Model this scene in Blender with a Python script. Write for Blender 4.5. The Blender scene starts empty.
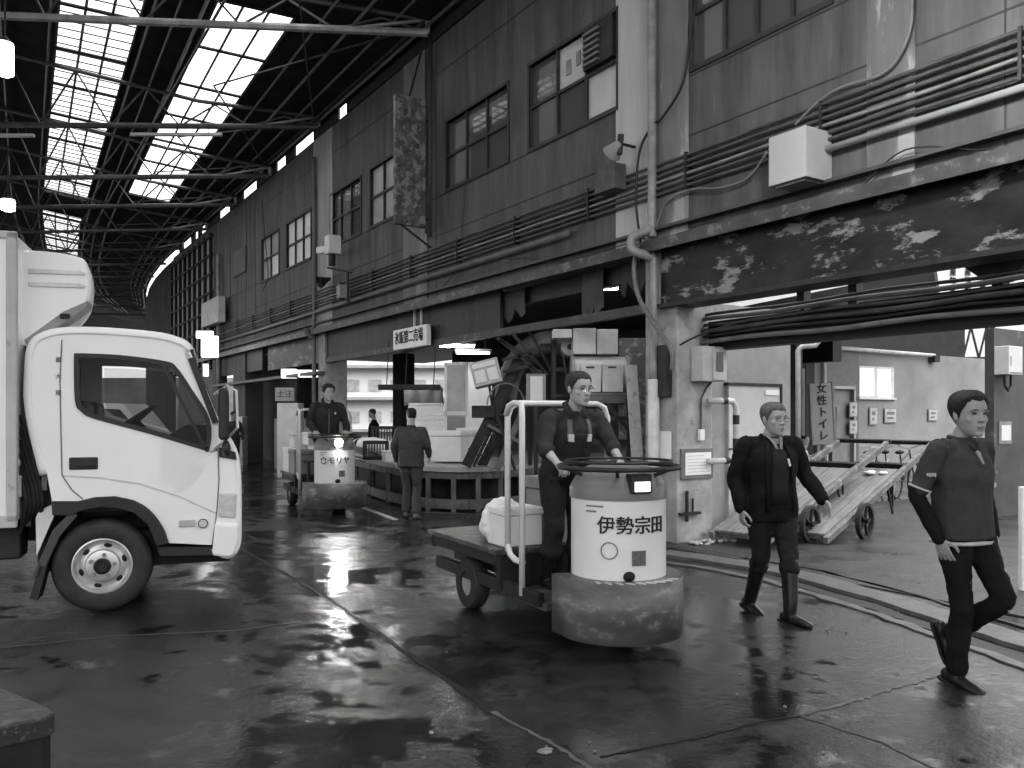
import bpy, bmesh, math, random
from mathutils import Vector, Matrix, Euler
from mathutils.geometry import tessellate_polygon
random.seed(7)
SC = bpy.context.scene
COL = SC.collection
PI = math.pi
# ------------------------------------------------ camera, sky, exposure
FOC, HORI, CAMZ = 820.0, 415.0, 1.6          # focal length in pixels of a 1024 wide frame, horizon row, lens height
cam_d = bpy.data.cameras.new('camera'); cam = bpy.data.objects.new('camera', cam_d); COL.objects.link(cam)
cam_d.sensor_width = 36; cam_d.lens = FOC/1024*36; cam_d.shift_y = (HORI-384)/1024
cam.location = (0, 0, CAMZ); cam.rotation_euler = (PI/2, 0, 0); cam_d.clip_end = 500
SC.camera = cam
W = bpy.data.worlds.new('world'); SC.world = W; W.use_nodes = True
nt = W.node_tree; bgn = nt.nodes['Background']
# overcast sky: brighter overhead than at the horizon, grey
tc = nt.nodes.new('ShaderNodeTexCoord'); sx = nt.nodes.new('ShaderNodeSeparateXYZ'); cr = nt.nodes.new('ShaderNodeValToRGB')
nt.links.new(tc.outputs['Generated'], sx.inputs[0]); nt.links.new(sx.outputs['Z'], cr.inputs[0]); nt.links.new(cr.outputs[0], bgn.inputs[0])
cr.color_ramp.elements[0].position = 0.0; cr.color_ramp.elements[0].color = (.30, .30, .30, 1)
cr.color_ramp.elements[1].position = .6; cr.color_ramp.elements[1].color = (1, 1, 1, 1)
bgn.inputs[1].default_value = 1.9
vs = SC.view_settings; vs.view_transform = 'Standard'; vs.look = 'None'; vs.exposure = 1.0; vs.gamma = 1; vs.use_curve_mapping = False
SC.cycles.max_bounces = 6; SC.cycles.diffuse_bounces = 3; SC.cycles.glossy_bounces = 3; SC.cycles.transparent_max_bounces = 12
SC.cycles.caustics_reflective = False; SC.cycles.caustics_refractive = False
SC.cycles.sample_clamp_indirect = 40
SC.cycles.use_denoising = True

# ------------------------------------------------ frames of reference
# market wall runs away to the left; WALL frame: x = along the wall towards the camera, y = into the building, z = up
DN = Vector((.8412, .5407, 0)); DE = Vector((.5407, -.8412, 0))
WF = Matrix(((DE.x, DN.x, 0, 0), (DE.y, DN.y, 0, 0), (0, 0, 1, 0), (0, 0, 0, 1)))
WANG = math.atan2(DE.y, DE.x)
U = 7.19
def depth_w(px, u=U): return u/(.8412*(px-512)/FOC+.5407)
def aw(px, u=U): return (.5407*u-depth_w(px, u))/.8412
def zw(px, py, u=U): return CAMZ-(py-HORI)*depth_w(px, u)/FOC
def at(px, py, Y): return Vector(((px-512)/FOC*Y, Y, CAMZ-(py-HORI)*Y/FOC))
def gr(px, py, z=0): Y = FOC*(CAMZ-z)/(py-HORI); return Vector(((px-512)/FOC*Y, Y, z))

# ------------------------------------------------ materials
MATS = {}
def mat(name, v, rough=.6, var=.25, scale=4, metal=0, bump=0, bscale=30, spots=0, sscale=8, spotv=.4, streak=False, emit=0, stretch=None, detail=6, spec=.28, spotlo=.55, rvar=0):
    """grey paint/metal/cloth: base value v, noise variation var, wear spots, fine bump"""
    if name in MATS: return MATS[name]
    m = bpy.data.materials.new(name); m.use_nodes = True; t = m.node_tree; N = t.nodes; L = t.links
    b = N['Principled BSDF']; b.inputs['Roughness'].default_value = rough; b.inputs['Metallic'].default_value = metal
    b.inputs['Specular IOR Level'].default_value = spec
    b.inputs['Base Color'].default_value = (v, v, v, 1)
    co = N.new('ShaderNodeTexCoord'); mp = N.new('ShaderNodeMapping'); L.new(co.outputs['Object'], mp.inputs[0])
    if stretch: mp.inputs['Scale'].default_value = stretch
    elif streak: mp.inputs['Scale'].default_value = (2.2, 2.2, .35)
    if var or spots:
        n = N.new('ShaderNodeTexNoise'); n.inputs['Scale'].default_value = scale; n.inputs['Detail'].default_value = detail; n.inputs['Roughness'].default_value = .6
        L.new(mp.outputs[0], n.inputs[0])
        r = N.new('ShaderNodeValToRGB'); r.color_ramp.elements[0].position = .3; r.color_ramp.elements[1].position = .7
        a, c = v*(1-var), min(v*(1+var), .92)
        r.color_ramp.elements[0].color = (a, a, a, 1); r.color_ramp.elements[1].color = (c, c, c, 1)
        L.new(n.outputs[0], r.inputs[0]); out = r.outputs[0]
        if rvar:
            rr = N.new('ShaderNodeMapRange'); rr.inputs[3].default_value = max(0, rough-rvar); rr.inputs[4].default_value = min(1, rough+rvar)
            rr.inputs[1].default_value = .35; rr.inputs[2].default_value = .65
            L.new(n.outputs[0], rr.inputs[0]); L.new(rr.outputs[0], b.inputs['Roughness'])
        if spots:
            n2 = N.new('ShaderNodeTexNoise'); n2.inputs['Scale'].default_value = sscale; n2.inputs['Detail'].default_value = 8; n2.inputs['Roughness'].default_value = .7
            L.new(mp.outputs[0], n2.inputs[0])
            r2 = N.new('ShaderNodeValToRGB'); r2.color_ramp.elements[0].position = spotlo; r2.color_ramp.elements[1].position = spotlo+.06
            r2.color_ramp.elements[0].color = (0, 0, 0, 1); r2.color_ramp.elements[1].color = (spots, spots, spots, 1)
            L.new(n2.outputs[0], r2.inputs[0])
            mx = N.new('ShaderNodeMixRGB'); L.new(r2.outputs[0], mx.inputs[0]); L.new(out, mx.inputs[1]); mx.inputs[2].default_value = (spotv, spotv, spotv, 1)
            out = mx.outputs[0]
        L.new(out, b.inputs['Base Color'])
    if bump:
        n3 = N.new('ShaderNodeTexNoise'); n3.inputs['Scale'].default_value = bscale; n3.inputs['Detail'].default_value = 4
        L.new(co.outputs['Object'], n3.inputs[0]); bp = N.new('ShaderNodeBump'); bp.inputs['Strength'].default_value = bump; bp.inputs['Distance'].default_value = .02
        L.new(n3.outputs[0], bp.inputs['Height']); L.new(bp.outputs[0], b.inputs['Normal'])
    if emit:
        b.inputs['Emission Color'].default_value = (1, 1, 1, 1); b.inputs['Emission Strength'].default_value = emit
    MATS[name] = m; return m
def glass(name, tint=.8, rough=.02, clear=.8, base=.02):
    if name in MATS: return MATS[name]
    m = bpy.data.materials.new(name); m.use_nodes = True; t = m.node_tree; N = t.nodes; L = t.links
    b = N['Principled BSDF']; b.inputs['Base Color'].default_value = (base,)*3+(1,); b.inputs['Roughness'].default_value = rough
    tr = N.new('ShaderNodeBsdfTransparent'); tr.inputs[0].default_value = (tint,)*3+(1,)
    mx = N.new('ShaderNodeMixShader'); mx.inputs[0].default_value = clear
    L.new(b.outputs[0], mx.inputs[1]); L.new(tr.outputs[0], mx.inputs[2]); L.new(mx.outputs[0], N['Material Output'].inputs[0])
    MATS[name] = m; return m

# ------------------------------------------------ mesh collector
class MB:
    def __init__(s, M=None): s.v = []; s.f = []; s.M = M or Matrix()
    def add(s, vs, fs, M=None):
        k = len(s.v); X = s.M @ M if M is not None else s.M
        s.v += [X @ Vector(p) for p in vs]; s.f += [tuple(i+k for i in f) for f in fs]; return s
    def box(s, x0, x1, y0, y1, z0, z1, M=None):
        return s.add([(x0,y0,z0),(x1,y0,z0),(x1,y1,z0),(x0,y1,z0),(x0,y0,z1),(x1,y0,z1),(x1,y1,z1),(x0,y1,z1)],
              [(0,3,2,1),(4,5,6,7),(0,1,5,4),(1,2,6,5),(2,3,7,6),(3,0,4,7)], M)
    def bar(s, p0, p1, w, h, up=(0,0,1)):
        """square bar from p0 to p1"""
        p0, p1 = Vector(p0), Vector(p1); d = (p1-p0); l = d.length
        if l < 1e-6: return s
        d /= l; upv = Vector(up)
        if abs(d.dot(upv)) > .98: upv = Vector((1,0,0)) if abs(d.x) < .9 else Vector((0,1,0))
        sd = d.cross(upv).normalized(); u2 = sd.cross(d)
        vs = [p + sd*a*w/2 + u2*b*h/2 for p in (p0, p1) for a, b in ((-1,-1),(1,-1),(1,1),(-1,1))]
        return s.add(vs, [(0,1,2,3),(7,6,5,4),(0,4,5,1),(1,5,6,2),(2,6,7,3),(3,7,4,0)])
    def rings(s, R, closed=False, caps=True):
        n = len(R[0]); vs = [p for r in R for p in r]; fs = []
        for i in range(len(R)-1+(1 if closed else 0)):
            a, b = i*n, ((i+1) % len(R))*n
            for j in range(n): k = (j+1) % n; fs.append((a+j, a+k, b+k, b+j))
        if caps and not closed: fs.append(tuple(range(n-1, -1, -1))); e = (len(R)-1)*n; fs.append(tuple(range(e, e+n)))
        return s.add(vs, fs)
    def tube(s, pts, r, seg=8, closed=False):
        pts = [Vector(p) for p in pts]; n = len(pts); R = []
        prev = None
        for i, p in enumerate(pts):
            if closed: d = pts[(i+1) % n]-pts[i-1]
            else: d = pts[min(i+1, n-1)]-pts[max(i-1, 0)]
            d.normalize()
            if prev is None:
                ref = Vector((0,0,1)) if abs(d.z) < .9 else Vector((1,0,0)); sd = d.cross(ref).normalized()
            else: sd = (prev - d*prev.dot(d)).normalized()
            prev = sd; up = sd.cross(d); rr = r[i] if isinstance(r, (list, tuple)) else r
            R.append([p + sd*rr*math.cos(2*PI*j/seg) + up*rr*math.sin(2*PI*j/seg) for j in range(seg)])
        return s.rings(R, closed)
    def cyl(s, p0, p1, r0, r1=None, seg=20): return s.tube([p0, p1], [r0, r0 if r1 is None else r1], seg)
    def lathe(s, prof, M=None, seg=28, a0=0, a1=2*PI):
        """prof = (r, z) pairs round the z axis"""
        full = abs(a1-a0-2*PI) < 1e-6; n = seg if full else seg+1; vs = []; fs = []
        for r, z in prof:
            for j in range(n): a = a0+(a1-a0)*j/seg; vs.append((r*math.cos(a), r*math.sin(a), z))
        for i in range(len(prof)-1):
            for j in range(seg): k = (j+1) % n; fs.append((i*n+j, i*n+k, (i+1)*n+k, (i+1)*n+j))
        return s.add(vs, fs, M)
    def ell(s, c, rx, ry, rz, M=None, seg=12, rg=8):
        vs = []; fs = []
        c = Vector(c)
        for i in range(rg+1):
            t = PI*i/rg
            for j in range(seg): a = 2*PI*j/seg; vs.append(c+Vector((rx*math.sin(t)*math.cos(a), ry*math.sin(t)*math.sin(a), rz*math.cos(t))))
        for i in range(rg):
            for j in range(seg): k = (j+1) % seg; fs.append((i*seg+j, (i+1)*seg+j, (i+1)*seg+k, i*seg+k))
        return s.add(vs, fs, M)
    def poly(s, outer, holes, y0, y1, M=None):
        """2-D outline (x,z) with holes, thickness y0..y1"""
        loops = [outer]+list(holes); flat = [p for l in loops for p in l]; n = len(flat)
        tris = tessellate_polygon([[Vector((p[0], p[1], 0)) for p in l] for l in loops])
        vs = [(p[0], y0, p[1]) for p in flat]+[(p[0], y1, p[1]) for p in flat]; fs = []
        for t in tris: fs.append(tuple(t)); fs.append(tuple(i+n for i in reversed(t)))
        k = 0
        for l in loops:
            m = len(l)
            for i in range(m): j = (i+1) % m; fs.append((k+i, k+j, k+n+j, k+n+i))
            k += m
        return s.add(vs, fs, M)
    def build(s, name, m, parent=None, bevel=0, smooth=False, sub=0, recenter=True, solid=0, kind=None):
        me = bpy.data.meshes.new(name); o = bpy.data.objects.new(name, me); COL.objects.link(o)
        v = s.v; loc = Vector((0,0,0))
        if parent is None and recenter and v:
            xs = [p.x for p in v]; ys = [p.y for p in v]; zs = [p.z for p in v]
            loc = Vector(((min(xs)+max(xs))/2, (min(ys)+max(ys))/2, min(zs))); v = [p-loc for p in v]
        me.from_pydata([tuple(p) for p in v], [], s.f); me.validate()
        bm = bmesh.new(); bm.from_mesh(me)
        if smooth == 'weld': bmesh.ops.remove_doubles(bm, verts=bm.verts, dist=1e-4)
        bmesh.ops.recalc_face_normals(bm, faces=bm.faces); bm.to_mesh(me); bm.free()
        o.location = loc
        if m: me.materials.append(m)
        if smooth:
            for p in me.polygons: p.use_smooth = True
            if smooth == 'auto':
                try: me.set_sharp_from_angle(angle=math.radians(40))
                except Exception: pass
        if solid: md = o.modifiers.new('solid', 'SOLIDIFY'); md.thickness = solid; md.offset = 0
        if bevel: md = o.modifiers.new('bevel', 'BEVEL'); md.width = bevel; md.segments = 2; md.limit_method = 'ANGLE'
        if sub: md = o.modifiers.new('sub', 'SUBSURF'); md.levels = sub; md.render_levels = sub
        if parent: o.parent = parent
        if kind: o['kind'] = kind
        return o
def tag(o, label, cat=None, group=None, kind=None):
    o['label'] = label
    if cat: o['category'] = cat
    if group: o['group'] = group
    if kind: o['kind'] = kind
    return o
def thing(name, loc, rz, label, cat, group=None):
    o = bpy.data.objects.new(name, None); COL.objects.link(o); o.empty_display_size = .1
    o.location = loc; o.rotation_euler = (0, 0, rz); return tag(o, label, cat, group)
def struct(o, label=None):
    o['kind'] = 'structure'
    if label: o['label'] = label
    return o
def copy_tree(o, parent=None):
    c = o.copy(); COL.objects.link(c)
    if parent: c.parent = parent
    for ch in list(o.children): copy_tree(ch, c)
    return c
def text_mb(mb, body, size, M, depth=.004, vertical=False, sx=1, bold=0):
    """real lettering as thin raised shapes, text plane = local x/y of M"""
    items = [(ch, (0, -i*size*1.12, 0)) for i, ch in enumerate(body)] if vertical else [(body, (0,0,0))]
    for ch, off in items:
        cu = bpy.data.curves.new('lettering', 'FONT'); cu.body = ch; cu.size = size; cu.align_x = 'CENTER'; cu.align_y = 'CENTER'
        cu.extrude = depth; cu.resolution_u = 2; cu.offset = bold
        o = bpy.data.objects.new('lettering', cu); COL.objects.link(o)
        bpy.context.view_layer.update()
        ev = o.evaluated_get(bpy.context.evaluated_depsgraph_get()); me = ev.to_mesh()
        vs = [Vector((v.co.x*sx, v.co.y, v.co.z))+Vector(off) for v in me.vertices]
        mb.add(vs, [tuple(p.vertices) for p in me.polygons], M); ev.to_mesh_clear()
        bpy.data.objects.remove(o); bpy.data.curves.remove(cu)
    return mb
def frame_m(o, xd, yd, zd=None):
    xd = Vector(xd).normalized(); yd = Vector(yd).normalized(); zd = xd.cross(yd) if zd is None else Vector(zd)
    return Matrix(((xd.x, yd.x, zd.x, o[0]), (xd.y, yd.y, zd.y, o[1]), (xd.z, yd.z, zd.z, o[2]), (0,0,0,1)))
# ------------------------------------------------ floor
def wet_floor():
    m = bpy.data.materials.new('wet_asphalt'); m.use_nodes = True; t = m.node_tree; N = t.nodes; L = t.links
    b = N['Principled BSDF']; co = N.new('ShaderNodeTexCoord')
    def noise(sc, det, ro=.6, stretch=None):
        n = N.new('ShaderNodeTexNoise'); n.inputs['Scale'].default_value = sc; n.inputs['Detail'].default_value = det; n.inputs['Roughness'].default_value = ro
        if stretch:
            mp = N.new('ShaderNodeMapping'); mp.inputs['Scale'].default_value = stretch; L.new(co.outputs['Object'], mp.inputs[0]); L.new(mp.outputs[0], n.inputs[0])
        else: L.new(co.outputs['Object'], n.inputs[0])
        return n.outputs[0]
    def ramp(src, p0, c0, p1, c1):
        r = N.new('ShaderNodeMapRange'); r.inputs[1].default_value = p0; r.inputs[2].default_value = p1; r.inputs[3].default_value = c0; r.inputs[4].default_value = c1
        L.new(src, r.inputs[0]); return r.outputs[0]
    big = noise(.55, 5); mid = noise(3.5, 6); fine = noise(90, 3, .7); chips = noise(26, 6, .75)
    base = ramp(mid, .3, .008, .7, .028); 
    ch = ramp(chips, .63, 0, .70, .15)
    ad = N.new('ShaderNodeMath'); ad.operation = 'ADD'; L.new(base, ad.inputs[0]); L.new(ch, ad.inputs[1])
    cc = N.new('ShaderNodeCombineColor'); [L.new(ad.outputs[0], cc.inputs[i]) for i in range(3)]; L.new(cc.outputs[0], b.inputs['Base Color'])
    wet = N.new('ShaderNodeMath'); wet.operation = 'ADD'; L.new(big, wet.inputs[0])
    m2 = ramp(mid, .3, -.12, .7, .12); L.new(m2, wet.inputs[1])
    mask = ramp(wet.outputs[0], .44, 0, .54, 1)
    L.new(ramp(mask, 0, .05, 1, .27), b.inputs['Roughness'])
    b.inputs['Specular IOR Level'].default_value = .62
    bp1 = N.new('ShaderNodeBump'); bp1.inputs['Distance'].default_value = .003; L.new(ramp(mask, 0, .12, 1, .85), bp1.inputs['Strength'])
    L.new(fine, bp1.inputs['Height'])
    bp2 = N.new('ShaderNodeBump'); bp2.inputs['Distance'].default_value = .012; L.new(ramp(mask, 0, .14, 1, .7), bp2.inputs['Strength'])
    L.new(noise(14, 5, .65), bp2.inputs['Height']); L.new(bp1.outputs[0], bp2.inputs['Normal'])
    L.new(bp2.outputs[0], b.inputs['Normal'])
    return m
FLOORM = wet_floor()
fl = MB().box(-60, 60, -30, 110, -.3, 0).build('floor', FLOORM, recenter=False); struct(fl)
M_seam = mat('seam', .012, .5, .3, 20)
M_pale = mat('pale_concrete', .11, .35, .4, 6, spots=.6, sscale=12, spotv=.05, bump=.3, bscale=40)
M_dry = mat('damp_concrete', .075, .38, .4, 2.5, spots=.5, sscale=5, spotv=.03, bump=.35, bscale=35)
def ribbon(name, pts, w, m, z=.004, jit=.3, n=28, world=False, h=None):
    P = [p if world else gr(*p) for p in pts]; R = []
    segs = [(P[i], P[i+1]) for i in range(len(P)-1)]; tot = sum((b-a).length for a, b in segs)
    for a, b in segs:
        k = max(2, int(n*(b-a).length/tot))
        for i in range(k+(1 if (a, b) == segs[-1] else 0)):
            R.append(a.lerp(b, i/k))
    mb = MB(); vs = []; fs = []
    for i, p in enumerate(R):
        d = (R[min(i+1, len(R)-1)]-R[max(i-1, 0)]).normalized(); s = Vector((-d.y, d.x, 0)); ww = w*(1+random.uniform(-jit, jit))/2; off = random.uniform(-jit, jit)*w*.6
        for e in (-1, 1): vs.append(p+s*(e*ww+off)+Vector((0,0,z)))
        for e in (1, -1): vs.append(p+s*(e*ww+off)+Vector((0,0,(0.001 if h is None else z-h))))
    for i in range(len(R)-1):
        a = i*4; b2 = a+4
        for j in range(4): k2 = (j+1) % 4; fs.append((a+j, a+k2, b2+k2, b2+j))
    fs += [(0,3,2,1), tuple(len(vs)-4+j for j in range(4))]
    mb.add(vs, fs); o = mb.build(name, m); struct(o); return o
ribbon('trim_1', [(196, 512), (240, 548), (330, 600), (400, 648), (492, 712)], .035, M_seam, jit=.55, n=60)
ribbon('trim_2', [(492, 712), (560, 748), (620, 790)], .025, M_pale, jit=.4, n=30)
ribbon('trim_3', [(600, 757), (700, 738), (760, 722), (800, 716)], .012, M_seam, jit=.8, n=40)
ribbon('trim_4', [(800, 716), (850, 703), (890, 690), (940, 676)], .018, M_pale, jit=1.1, n=40)
ribbon('trim_5', [(800, 716), (880, 742), (980, 790)], .02, M_dry, jit=.4, n=20)
ribbon('trim_6', [(0, 648), (120, 636), (235, 631), (300, 622)], .02, M_dry, jit=.6, n=30)
# kerb line, drain slot and grating in front of the right-hand bay
ka = [Vector((-.4, 0, 0))]
def kl(off, z=0):   # kerb line in plan, off = metres towards the building
    P = [gr(655, 556), gr(721, 566), gr(782, 577), gr(880, 605), gr(1022, 652), gr(1130, 690)]; out = []
    for i, p in enumerate(P):
        d = (P[min(i+1, 5)]-P[max(i-1, 0)]).normalized(); out.append(p+Vector((-d.y, d.x, 0))*off)
    return out
ribbon('trim_7', kl(.16), .30, M_pale, z=.035, jit=.08, world=True, n=34)
ribbon('trim_8', kl(-.12), .16, M_seam, z=.006, jit=.25, world=True, n=34)
ribbon('trim_9', kl(-.27), .09, M_pale, z=.014, jit=.35, world=True, n=34)
ribbon('trim_10', kl(.55), .05, M_seam, z=.012, jit=.5, world=True, n=34)
# slightly raised yard inside the kerb
yard = MB(WF); yard.box(-9.0, 8, 6.9, 40, .001, .012); struct(yard.build('floor_yard', mat('yard_damp', .026, .42, .5, 1.8, spots=.3, sscale=6, spotv=.09, bump=.35, bscale=35, rvar=.15)))
g = MB(); c0 = gr(673, 556)
grate = thing('drain_grating', gr(706, 553), WANG, 'perforated drain grating set in the ground at the foot of the pillar', 'drain grating')
gm = MB(); gm.box(-.5, .5, -.13, .13, .005, .02); gm.build('plate', mat('grate', .05, .4, .3, 20, metal=.3), grate)
gm = MB()
for i in range(13):
    for j in range(3): gm.box(-.46+i*.072, -.41+i*.072, -.1+j*.075, -.06+j*.075, .0202, .0212)
gm.build('slot', M_seam, grate)['kind'] = 'stuff'

# ------------------------------------------------ the long wall
M_wall = mat('wall_board', .075, .62, .5, 1.5, spots=.5, sscale=1.6, spotv=.14, streak=True, bump=.12, bscale=14, spotlo=.6)
M_wall2 = mat('wall_lower', .05, .6, .35, 1.2, spots=.4, sscale=2.2, spotv=.22, streak=True, bump=.12, bscale=14, spotlo=.6)
M_pil = mat('pilaster_concrete', .30, .6, .4, .9, spots=.6, sscale=1.3, spotv=.14, streak=True, bump=.12, bscale=14, spotlo=.56)
M_dark = mat('dark_steel', .022, .5, .5, 6, metal=.2)
M_blk = mat('black', .01, .6, .3, 5)
M_pipe = mat('grey_pipe', .22, .42, .3, 5, metal=.1)
M_pipel = mat('pale_pipe', .50, .4, .25, 5)
M_cond = mat('conduit', .06, .45, .4, 3)
M_condl = mat('conduit_light', .2, .4, .4, 3, metal=.2)
M_frame = mat('window_steel', .03, .5, .3, 8)
M_peel = mat('peeling_black_paint', .016, .42, .6, 2, spots=.8, sscale=1.7, spotv=.24, stretch=(.8, 1, 2.4), detail=9, spotlo=.535, spec=.15)
M_peel2 = mat('peeling_concrete', .30, .6, .35, 3, spots=.75, sscale=5, spotv=.06, bump=.25, bscale=20, spotlo=.6)
ZL, ZT = 3.72, 8.72
wins = []   # (a0, a1, z0, z1, columns, kind)
def win(px0, px1, z0, z1, nc, kind): wins.append((aw(px0), aw(px1), z0, z1, nc, kind))
win(262, 279, 5.72, 6.98, 2, 'pale'); win(287, 311, 5.74, 6.98, 3, 'white'); win(331, 361, 5.76, 7.0, 3, 'dark')
win(371, 396, 5.77, 7.02, 2, 'grey'); win(447, 508, 5.77, 7.0, 3, 'dark'); win(530, 617, 5.77, 7.06, 3, 'mixed')
win(694, 830, 5.8, 7.1, 4, 'dark')
holes = sorted(wins)
mb = MB(WF); A0, A1 = -39.6, 6.0; T = .18
a = A0
for (h0, h1, z0, z1, nc, k) in holes:
    mb.box(a, h0, U, U+T, ZL, ZT); mb.box(h0, h1, U, U+T, ZL, z0); mb.box(h0, h1, U, U+T, z1, ZT); a = h1
mb.box(a, A1, U, U+T, ZL, ZT)
# top part of the near end carries on up to the roof
struct(mb.build('wall_right', M_wall))
M_glassd = glass('window_glass_dark', .6, .03, .2, .10)  # base lifted to put skylight reflections into the pane colour
M_glassw = mat('papered_glass', .5, .18, .12, 2)
M_glassg = mat('frosted_glass', .42, .15, .2, 2)
for i, (h0, h1, z0, z1, nc, k) in enumerate(holes):
    wroot = bpy.data.objects.new('window_%d' % (i+1), None); COL.objects.link(wroot)
    wroot.matrix_world = WF @ Matrix.Translation(((h0+h1)/2, U, z0)); struct(wroot)
    w = h1-h0; h = z1-z0; f = MB(); t = .045
    f.box(-w/2-.05, w/2+.05, -.03, .05, -.06, 0); f.box(-w/2-.05, w/2+.05, -.03, .05, h, h+.05)
    f.box(-w/2-.05, -w/2, -.02, .05, 0, h); f.box(w/2, w/2+.05, -.02, .05, 0, h)
    f.box(-w/2, w/2, .01, .05, h*.5-t/2, h*.5+t/2)
    for c in range(1, nc): x = -w/2+w*c/nc; f.box(x-t/2, x+t/2, .01, .05, 0, h)
    f.build('window_frame', M_frame, wroot)
    for c in range(nc):
        for r in range(2):
            m = {'dark': M_glassd, 'pale': M_glassg, 'white': mat('whitened_far_pane', .88, .2, .05, 2), 'grey': M_glassg}.get(k, M_glassd)  # far panes whitened in colour to make up for the weak light there
            if k == 'pale' and c == 1 and r == 0: m = mat('whitened_far_pane', .88)
            if k == 'mixed' and (c, r) in ((1, 1), (2, 0)): m = M_glassw
            if k == 'mixed' and (c, r) == (2, 1): continue
            g = MB(); x0 = -w/2+w*c/nc; x1 = x0+w/nc; g.box(x0, x1, .06, .07, h*r/2, h*(r+1)/2); g.build('window_pane', m, wroot)
    bk = MB(); bk.box(-w/2, w/2, .5, .52, 0, h); 
    if k in ('dark', 'mixed'): bk.build('window_backing', mat('window_backing', .12, .8, .5, 3), wroot)  # dark sheet behind the glass stands in for unlit rooms
    if k == 'mixed':
        x0 = w/2-w/3; v = MB(); v.box(x0+.03, w/2-.03, -.06, .1, h*.5+.05, h-.03); ac = v.build('louvre_box', M_dark, wroot)
        v = MB()
        for j in range(6): v.box(x0+.06, w/2-.3, -.10, -.06, h*.5+.09+j*.085, h*.5+.12+j*.085)
        v.build('louvre', mat('louvre_metal', .16, .4), ac)
        p = MB(); p.box(-.16, -.05, .045, .056, h*.5+.2, h*.5+.42); p.box(.08, .18, .045, .056, h*.5+.26, h*.5+.46); p.build('paper_note', mat('paper_dim', .25, .7), wroot)
# pale pilasters and stained strips, each standing a little proud of the boards
for k, (p0, p1) in enumerate(((314, 333), (404, 428), (617, 652), (868, 916), (652, 689))):
    q = MB(WF); q.box(aw(p0), aw(p1), U-.02, U, ZL+.02, ZT-.03 if k != 3 else ZT)
    struct(q.build('pilaster', [M_pil, mat('pilaster_dark', .15, .6, .4, .9, spots=.6, sscale=1.3, spotv=.3, streak=True), mat('pilaster_bright', .42, .6, .3, .9, spots=.6, sscale=1.3, spotv=.14, streak=True, bump=.12, bscale=14, spotlo=.6), mat('pilaster_dark2', .12, .6, .4, .9, spots=.7, sscale=1.5, spotv=.34, streak=True, spotlo=.52), mat('pilaster_dark3', .16, .6, .5, .9, spots=.6, sscale=1.3, spotv=.4, streak=True, spotlo=.55)][k]))
# board joints
jt = MB(WF)
for z in (8.02, 4.98, 5.70): jt.box(A0, A1, U-.008, U, z, z+.018)
for s in range(44):
    a = A0+s*1.03
    if any(h0-.2 < a < h1+.2 for h0, h1, *_ in holes): continue
    jt.box(a, a+.014, U-.008, U, ZL, ZT)
struct(jt.build('trim_11', mat('joint', .035, .6)))
# ledge: gutter of flashing at the foot of the upper wall
lg = MB(WF); lg.box(A0+6, A1, U-.20, U, ZL-.03, ZL+.03); lg.box(A0+6, A1, U-.22, U-.19, ZL-.08, ZL+.06); struct(lg.build('trim_12', mat('ledge_metal', .05, .45, .5, 1.5, spots=.5, sscale=3, spotv=.2, stretch=(.6, 2, 2))))
lg = MB(WF); lg.box(A0+6, A1, U-.12, U, ZL+.2, ZL+.235); struct(lg.build('trim_13', mat('ledge_dark', .05, .5, .4, 2)))
# bundle of conduits along the wall
for k in range(6):
    z = 4.74-k*.075; r = .019
    c = MB(WF); n = 60; pts = [(-32+i*(38/n), U-.07-.004*math.sin(i*.9+k), z+.006*math.sin(i*1.7+k*2)) for i in range(n+1)]
    c.tube(pts, r, 6); o = c.build('conduit_pipe', M_cond if k not in (3,) else M_condl, smooth=True)
    tag(o, ['dark conduit, topmost of the bundle along the wall', 'dark conduit, second from the top of the bundle along the wall', 'dark conduit, third from the top of the bundle along the wall', 'paler conduit in the middle of the bundle along the wall', 'dark conduit just below the paler conduit on the wall', 'dark conduit, sixth from the top of the bundle on the wall'][k], 'conduit', 'conduits along the wall')
c = MB(WF); c.tube([(-32, U-.10, 4.22), (-9.5, U-.10, 4.22)], .05, 8); tag(c.build('conduit_pipe', mat('conduit_big', .10, .4, .3, 3), smooth=True), 'thick pipe running under the conduit bundle left of the downpipe', 'pipe')
c = MB(WF); c.tube([(aw(826), U-.10, 4.26), (6, U-.10, 4.26)], .035, 8); tag(c.build('conduit_pipe', mat('white_conduit', .3, .35, .2, 3), smooth=True), 'bright white pipe running right from the large wall box', 'pipe')
for k in range(18):
    a = -30+k*1.9
    b = MB(WF); b.box(a, a+.03, U-.10, U, 4.33, 4.77); struct(b.build('bracket', M_dark))
# sagging cables on the wall
def cable(pts, r, m, label, group='cables on the wall', sag=0):
    c = MB(WF); P = []
    for i in range(len(pts)-1):
        a, b = Vector(pts[i]), Vector(pts[i+1]); n = 10
        for j in range(n):
            t = j/n; p = a.lerp(b, t); p.z -= sag*4*t*(1-t); P.append(p)
    P.append(Vector(pts[-1])); c.tube(P, r, 6); return tag(c.build('cable', m, smooth=True), label, 'cable', group)
def wp(px, py, u=U-.06): return (aw(px, u), u, zw(px, py, u))
M_cab = mat('cable_black', .02, .45); M_cabg = mat('cable_grey', .13, .5)
def curve_pts(P, n=8):
    P = [Vector(p) for p in P]; out = []
    for i in range(len(P)-1):
        p0, p1, p2, p3 = P[max(i-1, 0)], P[i], P[i+1], P[min(i+2, len(P)-1)]
        for j in range(n):
            t = j/n; out.append(.5*((2*p1)+(-p0+p2)*t+(2*p0-5*p1+4*p2-p3)*t*t+(-p0+3*p1-3*p2+p3)*t**3))
    out.append(P[-1]); return out
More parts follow.
